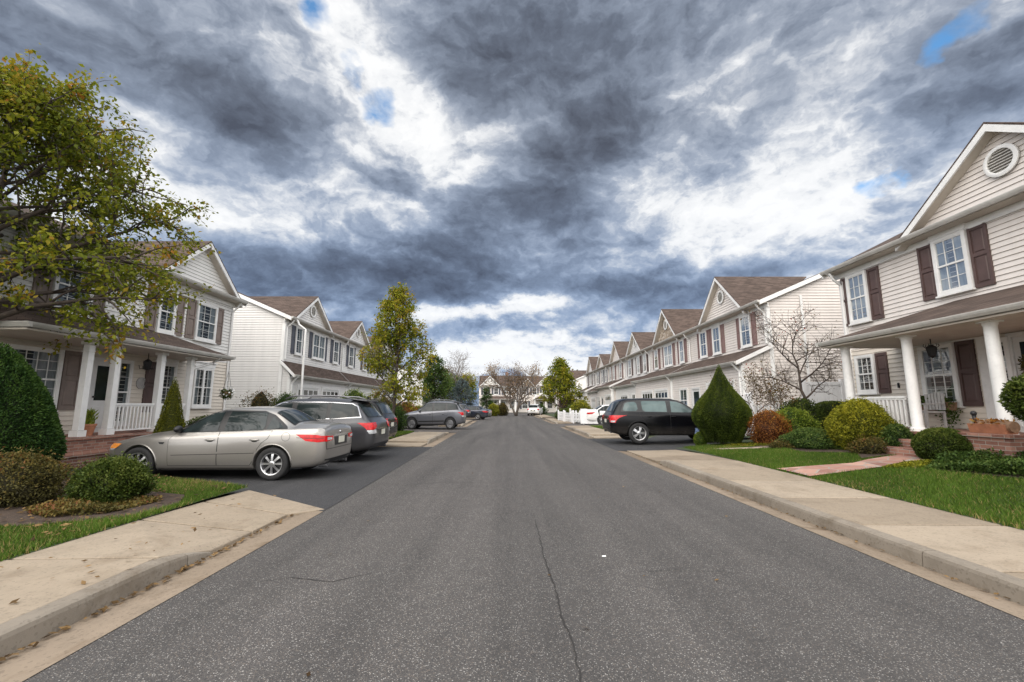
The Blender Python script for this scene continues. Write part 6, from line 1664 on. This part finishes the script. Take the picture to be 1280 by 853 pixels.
shrub('golden_shrub', 'big round golden green bush before the porch railing', 'shrub', (8.6, 10.95, .43), 1.22, mid, .67, 108, 24000, .045, 'leaf_gold', .12, .5, depth=.32, core=.76, sprigs=.10)
shrub('boxwood_shrub', 'round dark clipped boxwood in front of the brick porch', 'shrub', (8.55, 8.85, .44), .60, lambda t: ball(.16+.84*t), .46, 109, 16000, .034, 'leaf_box', .07, .6, depth=.12, core=.92)
shrub('topiary_shrub', 'leafy green globe on a stem at the right frame edge', 'shrub', (8.45, 6.95, .4), 1.62, lambda t: ball(t), .46, 110, 7000, .055, 'leaf_box', .10, .5, .05, depth=.35, core=.78, stem=.80)
for i, (x, y, z, s, h, m, lab) in enumerate([
  (8.15, 12.75, .36, .48, .26, 'leaf_green', 'low grey green clump beside the low spreading bush'),
  (8.35, 11.2, .41, .40, .24, 'leaf_box', 'low dark clump in front of the golden bush'),
  (8.25, 10.25, .40, .42, .34, 'leaf_olive', 'brownish leafy clump right of the golden bush'),
  (8.7, 10.05, .46, .34, .62, 'leaf_green', 'loose flowering clump left of the brick steps'),
  (7.55, 12.35, .33, .38, .18, 'leaf_olive', 'dull yellow low clump by the concrete slab'),
  (8.5, 14.6, .29, .36, .4, 'leaf_arb', 'small dark clump behind the barberry'),
 ]): shrub('garden_plant', lab, 'plant', (x, y, z), h, low, s, 120+i, 3800, .045, m, .18, .4, depth=.5, core=.6, sprigs=.1)
def cover(name, label, poly, n, h, leaf, mat, zf, seed, tint=0.0):
    r = np.random.default_rng(seed); xs = [p[0] for p in poly]; ys = [p[1] for p in poly]; P = []
    while len(P) < n:
        x, y = r.uniform(min(xs), max(xs)), r.uniform(min(ys), max(ys))
        if inside(x, y, poly):
            k = .55+.45*math.sin(3.1*x+1.7*math.sin(2.3*y))*math.cos(2.9*y+x)
            P.append((x, y, zf(x, y)+h*k*r.random()**.6+.02))
    C = np.array(P)
    V, F = leaf_quads(C, unit(r, n)+np.array([0,0,.35]), unit(r, n)*.6+np.array([0,0,1]), leaf*r.uniform(.6,1.3,n), r, .6)
    cl = .2*np.sin(C[:,0]*4)*np.cos(C[:,1]*3.3)
    o = np_mesh(name, V, F, M[mat], tint=np.repeat(np.clip(.5+tint+cl+r.normal(0,.17,n), 0, 1), 2))
    return tag(o, label, 'ground cover', kind='stuff')
cover('ground_cover', 'leafy ground cover bed in front of the brick porch pier', BED_R2, 26000, .26, .05, 'leaf_green', zR, 5)
cover('ground_cover', 'yellowish ground cover patch by the flagstone path', [(7.1,8.66),(7.6,8.3),(8.1,8.62),(7.7,8.72)], 3000, .10, .04, 'leaf_gold', zR, 6, -.15)
cover('ground_cover', 'straggly low plants around the left garden bed', [(-5.1,5.75),(-5.0,6.5),(-5.9,6.5),(-6.1,5.7),(-5.6,5.5)], 5200, .17, .042, 'leaf_olive', zL, 7, .12)
cover('ground_cover', 'yellow flowers along the edge of the right lawn', [(6.35,13.9),(6.9,14.4),(8.2,13.4),(7.9,13.0)], 1500, .07, .035, 'leaf_gold', zR, 8)
# -- left garden
shrub('arborvitae_shrub', 'large dark green rounded cone shrub at the left frame edge', 'shrub', (-9.12, 7.75, .17), 2.42, bigcone, .93, 201, 56000, .05, 'leaf_arb', .045, .7, aspect=.36, depth=.12, core=.92)
shrub('barberry_shrub', 'low brownish green bush at the left frame edge', 'shrub', (-6.98, 6.25, .14), .70, mid, .55, 202, 15000, .038, 'leaf_olive', .16, .45, depth=.4, core=.72, sprigs=.12, sx=1.25)
shrub('boxwood_shrub', 'round dark green bush in the bed beside the left sidewalk', 'shrub', (-5.68, 6.42, .14), .62, lambda t: mid(t), .43, 203, 20000, .034, 'leaf_box', .12, .55, depth=.28, core=.80, sprigs=.09)
shrub('spruce_shrub', 'slim yellowish conical spruce beside the left porch railing', 'shrub', (-8.55, 11.1, .2), 2.0, cone, .42, 204, 16000, .036, 'leaf_gold', .05, .65, -.22, aspect=.34, depth=.15, core=.88)
shrub('hedge_block', 'low dark hedge in front of the left porch windows', 'hedge', (-9.3, 13.6, .15), 1.05, mid, .7, 205, 9000, .045, 'leaf_box', .1, .5, sy=1.6, depth=.3)
shrub('rose_shrub', 'loose brown topped bush against the grey end wall', 'shrub', (-10.6, 18.6, .15), 2.0, mid, .78, 206, 5200, .06, 'leaf_olive', .25, .4, .1, depth=.6, core=.5, sprigs=.3)
shrub('laurel_shrub', 'dark green bush beside the loose bush at the grey end wall', 'shrub', (-9.7, 18.9, .15), 1.9, mid, .72, 207, 7000, .06, 'leaf_green', .2, .45, -.08, depth=.45, core=.65, sprigs=.2)
for i, (x, y, s, h, m, lab) in enumerate([
  (-8.6, 24.0, .95, 2.3, 'leaf_lime', 'bright green bush behind the graphite wagon'),
  (-7.4, 25.4, .95, 1.9, 'leaf_olive', 'brown green bush left of the maple trunk'),
  (-6.5, 24.4, .7, 1.5, 'leaf_green', 'green bush at the foot of the yellow green maple'),
  (-7.6, 31.5, .9, 1.7, 'leaf_barb', 'orange brown bush behind the maple trunk'),
  (-7.0, 33.0, .8, 1.4, 'leaf_gold', 'golden bush behind the slate grey crossover'),
  ]): shrub('garden_shrub', lab, 'shrub', (x, y, .1), h, mid, s, 220+i, 6500, .07, m, .2, .4, depth=.45, core=.66, sprigs=.2)
for i, (x, y, s, h, m, lab) in enumerate([
  (-2.6, 62.0, .75, 1.7, 'leaf_gold', 'golden hedge ball at the far end of the left kerb'),
  (-1.4, 64.0, .85, 1.8, 'leaf_olive', 'olive round bush beside the far golden hedge ball'),
  (4.2, 68.0, 1.2, 1.6, 'leaf_green', 'green bush under the closing house porch'),
  (6.9, 46.0, 1.3, 1.7, 'leaf_green', 'green bush at the foot of the conical maple'),
  (6.8, 53.5, 1.2, 3.0, 'leaf_pink', 'pink flowering bush beside the conical maple'),
  (6.9, 44.0, 1.1, 2.0, 'leaf_gold', 'golden bush between the picket fence and the conical maple'),
  (5.3, 44.5, .9, 1.1, 'leaf_box', 'dark low bush beyond the white picket fence'),
  ]): shrub('garden_shrub', lab, 'shrub', (x, y, .05), h, mid, s, 240+i, 4000, .12, m, .2, .4, depth=.45, core=.66, sprigs=.2)
# distant trees beyond the closing row
for i, (x, y, h, rad, m) in enumerate([(-30,120,11,4,'leaf_green'),(-20,128,12,5,'leaf_olive'),(-13,122,9,4,'leaf_yel'),(18,126,10,4.5,'leaf_olive'),(28,130,12,5,'leaf_green')]):
    tree('distant_tree', ['rounded green tree far left behind the street', 'olive tree behind the left end of the street', 'yellowish tree behind the low brown roof', 'olive tree behind the right end of the street', 'tall green tree far right behind the street'][i], 'tree', (x, y, -.05), h, 2, lambda t, rad=rad: rad*(min(1,.6+1.6*t))*(1-t)**.5+.3, 300+i, 18, 2400, .55, m, 'bark', .2, .7, 5, .0, spread=.45, twig_len=.9, group=None)
# climbing vine on the end wall of the near town house
def vine():
    g = Geo(); rr = random.Random(3)
    def grow(p, a, L, w, lvl):
        n = max(3, int(L/.14)); pts = [p]
        for i in range(n):
            a += rr.gauss(0,.28); q = pts[-1]; pts.append((q[0]+math.cos(a)*.14, q[1]+rr.gauss(0,.004), max(.3, min(5.6, q[2]+math.sin(a)*.14))))
            if lvl < 3 and rr.random() < .30: grow(pts[-1], a+rr.choice((-1,1))*rr.uniform(.5,1.1), L*rr.uniform(.3,.55), w*.6, lvl+1)
        g.tube(pts, [w*(1-i/len(pts)*.7) for i in range(len(pts))], 4)
    for x in (11.35, 11.7, 12.2): grow((x, 18.70, .3), PI/2+rr.uniform(-.2,.2), 4.9, .016, 0)
    o = g.build('climbing_vine', M['bark_grey'], smooth=True); tag(o, 'bare brown vine climbing the end wall of the near town house', 'vine')
vine()

# ------------------------------------------------------------------ fences and small things
def picket(name, label, p0, p1, z0, h, step=.14, gate=False, w=.045, group=None):
    root = empty(name, (p0[0], p0[1], z0), math.atan2(p1[1]-p0[1], p1[0]-p0[0]), label, 'fence', group)
    L = math.dist(p0, p1); n = max(2, int(L/step)); g = Geo()
    for i in range(n):
        x = L*(i+.5)/n; g.prism([(x-w,.06),(x+w,.06),(x+w,h-.06),(x,h),(x-w,h-.06)], lambda a,b,e: (a,e,b), -.012, .012)
    g.build('pickets', M['vinyl'], root)
    g = Geo(); g.box(0,L,.013,.05,.25,.33); g.box(0,L,.013,.05,h-.32,h-.24); g.build('rail', M['vinyl'], root)
    for x in (0, L):
        g = Geo(); g.box(x-.055,x+.055,-.055,.055,-.1,h+.08); g.add([(x-.075,-.075,h+.081),(x+.075,-.075,h+.081),(x+.075,.075,h+.081),(x-.075,.075,h+.081),(x,0,h+.16)], [(0,1,4),(1,2,4),(2,3,4),(3,0,4),(0,3,2,1)])
        g.build('post', M['vinyl'], root)
    return root
picket('picket_gate', 'white picket gate panel at the corner of the near town house', (9.75, 17.9), (11.1, 17.9), .28, 1.25)
picket('picket_fence', 'white picket fence panel running back beside the town house', (9.72, 17.9), (9.95, 18.6), .28, 1.6, .12)
def privacy():
    p0, p1, z0, h = (11.25, 16.9), (14.2, 16.9), .28, 2.1
    root = empty('vinyl_fence', (p0[0], p0[1], z0), 0, 'tall solid white vinyl fence closing the gap between right houses', 'fence')
    g = Geo(); L = p1[0]-p0[0]; n = 19
    for i in range(n): g.box(L*i/n+.004, L*(i+1)/n-.004, -.02, .02, .12, h-.1)
    g.build('panel', M['vinyl'], root); g = Geo(); g.box(0,L,-.04,.04,h-.1,h+.02); g.box(0,L,-.04,.04,.02,.12); g.build('rail', M['vinyl'], root)
    for x in (0, L/2, L): g = Geo(); g.box(x-.065,x+.065,-.066,.066,-.1,h+.12); g.build('post', M['vinyl'], root)
privacy()
for i, (a, b, h, lab) in enumerate([((4.35,41.5),(4.55,38.8),.85,'farthest white picket fence panel along the right sidewalk'),((4.62,38.6),(4.9,36.2),.8,'middle white picket fence panel along the right sidewalk'),((5.0,36.0),(5.5,33.9),.85,'nearest low white picket fence panel on the right'),((4.9,37.2),(7.5,37.2),1.0,'white picket fence panel crossing behind the white sedan tail')]):
    picket('picket_fence', lab, a, b, .1, h, .30, w=.07, group='white picket fences by the white sedan')
g = Geo(); root = empty('board_fence', (5.15, 33.2, .1), R(-18), 'slanting solid white board screen beside the white sedan', 'fence')
g.prism([(0,.05),(1.3,.05),(1.3,.8),(.45,1.15),(0,1.15)], lambda a,b,e: (a,e,b), -.03, .03); g.build('panel', M['vinyl'], root)
g = Geo(); g.box(1.31,1.42,-.06,.06,-.1,1.1); g.build('post', M['car_trim'], root)
# planter, bench, baskets and wreath on the right porch
root = empty('window_box', (10.92, 11.38, 1.38), 0, 'leafy window box hanging under the right porch window', 'planter')
g = Geo(); g.prism([(-.10,0),(.10,0),(.13,.2),(-.13,.2)], lambda a,b,e: (a,e,b), -.45, .45); g.build('box', M['wood'], root)
r_ = np.random.default_rng(6); n = 1500
C = np.stack([r_.normal(-.03,.11,n), r_.uniform(-.5,.5,n), r_.uniform(.1,.36,n)], 1); k = (C[:,1] < -.22); C[k,2] -= r_.uniform(0,.55,k.sum())
V, F = leaf_quads(C, unit(r_,n)+np.array([-.3,0,-.2]), unit(r_,n)+np.array([-.5,0,.5]), .06*r_.uniform(.6,1.3,n), r_, .7); np_mesh('foliage', V, F, M['leaf_green'], root, tint=np.repeat(np.clip(r_.normal(.55,.2,n),0,1),2))
root = empty('porch_chair', (10.35, 11.05, .92), R(90), 'weathered grey slatted chair on the right porch', 'chair')
g = Geo(); g.box(-.26,.26,-.24,.24,.40,.44); g.build('seat', M['grey_paint'], root)
g = Geo(); [g.box(-.25+.085*i,-.25+.085*i+.06,-.27,-.245,.47,.88+.02*math.sin(i)) for i in range(6)]; g.box(-.27,.27,-.285,-.272,.80,.86); g.build('backrest', M['grey_paint'], root)
for sx in (-.24,.24):
    for sy in (-.22,.22): g = Geo(); g.box(sx-.022,sx+.022,sy-.022,sy+.022,0,.398); g.build('leg', M['grey_paint'], root)
    g = Geo(); g.box(sx-.03,sx+.03,-.24,.26,.60,.63); g.box(sx-.022,sx+.022,.2,.24,.44,.6); g.build('armrest', M['grey_paint'], root)
root = empty('planter_box', (8.95, 8.3, .988), 0, 'rustic wooden planter with orange flowers on the brick porch pier', 'planter')
g = Geo(); g.prism([(-.11,0),(.11,0),(.15,.17),(-.15,.17)], lambda a,b,e: (a,e,b), -.34, .28); g.build('trough', M['terracotta'], root)
g = Geo(); g.lathe([(.001,-.30),(.10,-.30),(.105,.28),(.09,.28),(.085,.05),(.001,.05)], .0, -.1, .13, 16, 'y', False); g.build('log', M['wood'], root, smooth=True, angle=40)
g = Geo(); g.tube([(-.0,.25,.15),(0,.27,.33)], .03, 8); g.sphere((0,.27,.36), .05, 10, 8); g.build('ornament', M['iron'], root, smooth=True)
C = np.stack([r_.normal(0,.08,240), r_.uniform(-.3,.26,240), r_.uniform(.15,.24,240)], 1); V, F = leaf_quads(C, unit(r_,240)+np.array([0,0,.5]), unit(r_,240), .06*r_.uniform(.6,1.2,240), r_, .6); np_mesh('blossom', V, F, M['leaf_barb'], root, tint=np.repeat(np.clip(r_.normal(.7,.2,240),0,1),2))
g = Geo()
n = 900; th = r_.uniform(0,2*PI,n); rr_ = .20+r_.normal(0,.03,n)
C = np.stack([r_.normal(0,.025,n), rr_*np.cos(th), rr_*np.sin(th)], 1); V, F = leaf_quads(C, unit(r_,n)+C*2, unit(r_,n)+np.array([-1,0,0]), .06*r_.uniform(.6,1.2,n), r_, .5)
o = np_mesh('door_wreath', V, F, M['leaf_olive'], tint=np.repeat(np.clip(r_.normal(.45,.2,n),0,1),2)); o.location = (11.06, 9.2, 2.35); tag(o, 'round dried wreath hanging on the right front door', 'wreath')
root = empty('flower_pot', (6.62, 15.6, .16), 0, 'blue and white patterned pot behind the teardrop yew', 'pot')
g = Geo(); g.lathe([(.14,0),(.19,.08),(.2,.35),(.17,.5),(.19,.55),(.17,.55),(.15,.45)], 0,0,0, 20, 'z', False); g.build('pot', M['blue_pot'], root, smooth=True, angle=50)
g = Geo(); g.lathe([(.001,.46),(.155,.46)], 0,0,0, 20, 'z', False); g.build('soil', M['mulch'], root)
g = Geo(); g.sphere((0,0,.03), .16, 12, 6, (1,.5,.3)); o = g.build('garden_ornament', M['p_red'], smooth=True); o.location = (7.25, 13.85, .22); tag(o, 'small red ornament on the grass by the barberry', 'ornament')
# hanging basket and potted plant on the left porch
root = empty('hanging_basket', (-10.1, 15.55, 1.95), 0, 'flower basket hanging at the far end of the left porch', 'basket')
g = Geo(); g.lathe([(.001,-.14),(.12,-.10),(.17,.02),(.15,.02)], 0,0,0, 16, 'z', False); g.build('bowl', M['wood'], root, smooth=True)
g = Geo(); [g.tube([(.16*math.cos(a),.16*math.sin(a),.02),(0,0,.75)], .006, 4) for a in (0,2.1,4.2)]; g.tube([(0,0,.74),(0,0,1.12)], .008, 4); g.build('chain', M['iron'], root)
n = 900; C = unit(r_,n)*(.22*r_.random((n,1))**.5)*np.array([1,1,.9]); C[:,2] -= .05
V, F = leaf_quads(C, unit(r_,n), unit(r_,n), .055*r_.uniform(.6,1.3,n), r_, .6); np_mesh('foliage', V, F, M['leaf_box'], root, tint=np.repeat(np.clip(r_.normal(.6,.25,n),0,1),2))
n = 90; C = unit(r_,n)*.22; V, F = leaf_quads(C, unit(r_,n), C, .06*r_.uniform(.7,1.2,n), r_, .9); np_mesh('blossom', V, F, M['paper'], root)
root = empty('potted_plant', (-10.85, 11.35, .742), 0, 'terracotta pot with pale upright plant by the left porch post', 'plant')
g = Geo(); g.lathe([(.11,0),(.16,.24),(.175,.24),(.175,.29),(.15,.29),(.14,.22)], 0,0,0, 18, 'z', False); g.build('pot', M['terracotta'], root, smooth=True, angle=40)
n = 260; C = np.stack([r_.normal(0,.05,n), r_.normal(0,.05,n), r_.uniform(.22,.55,n)], 1); V, F = leaf_quads(C, unit(r_,n)*.6+np.array([0,0,1]), unit(r_,n), .14*r_.uniform(.6,1.3,n), r_, .25); np_mesh('foliage', V, F, M['leaf_lime'], root, tint=np.repeat(np.clip(r_.normal(.75,.2,n),0,1),2))
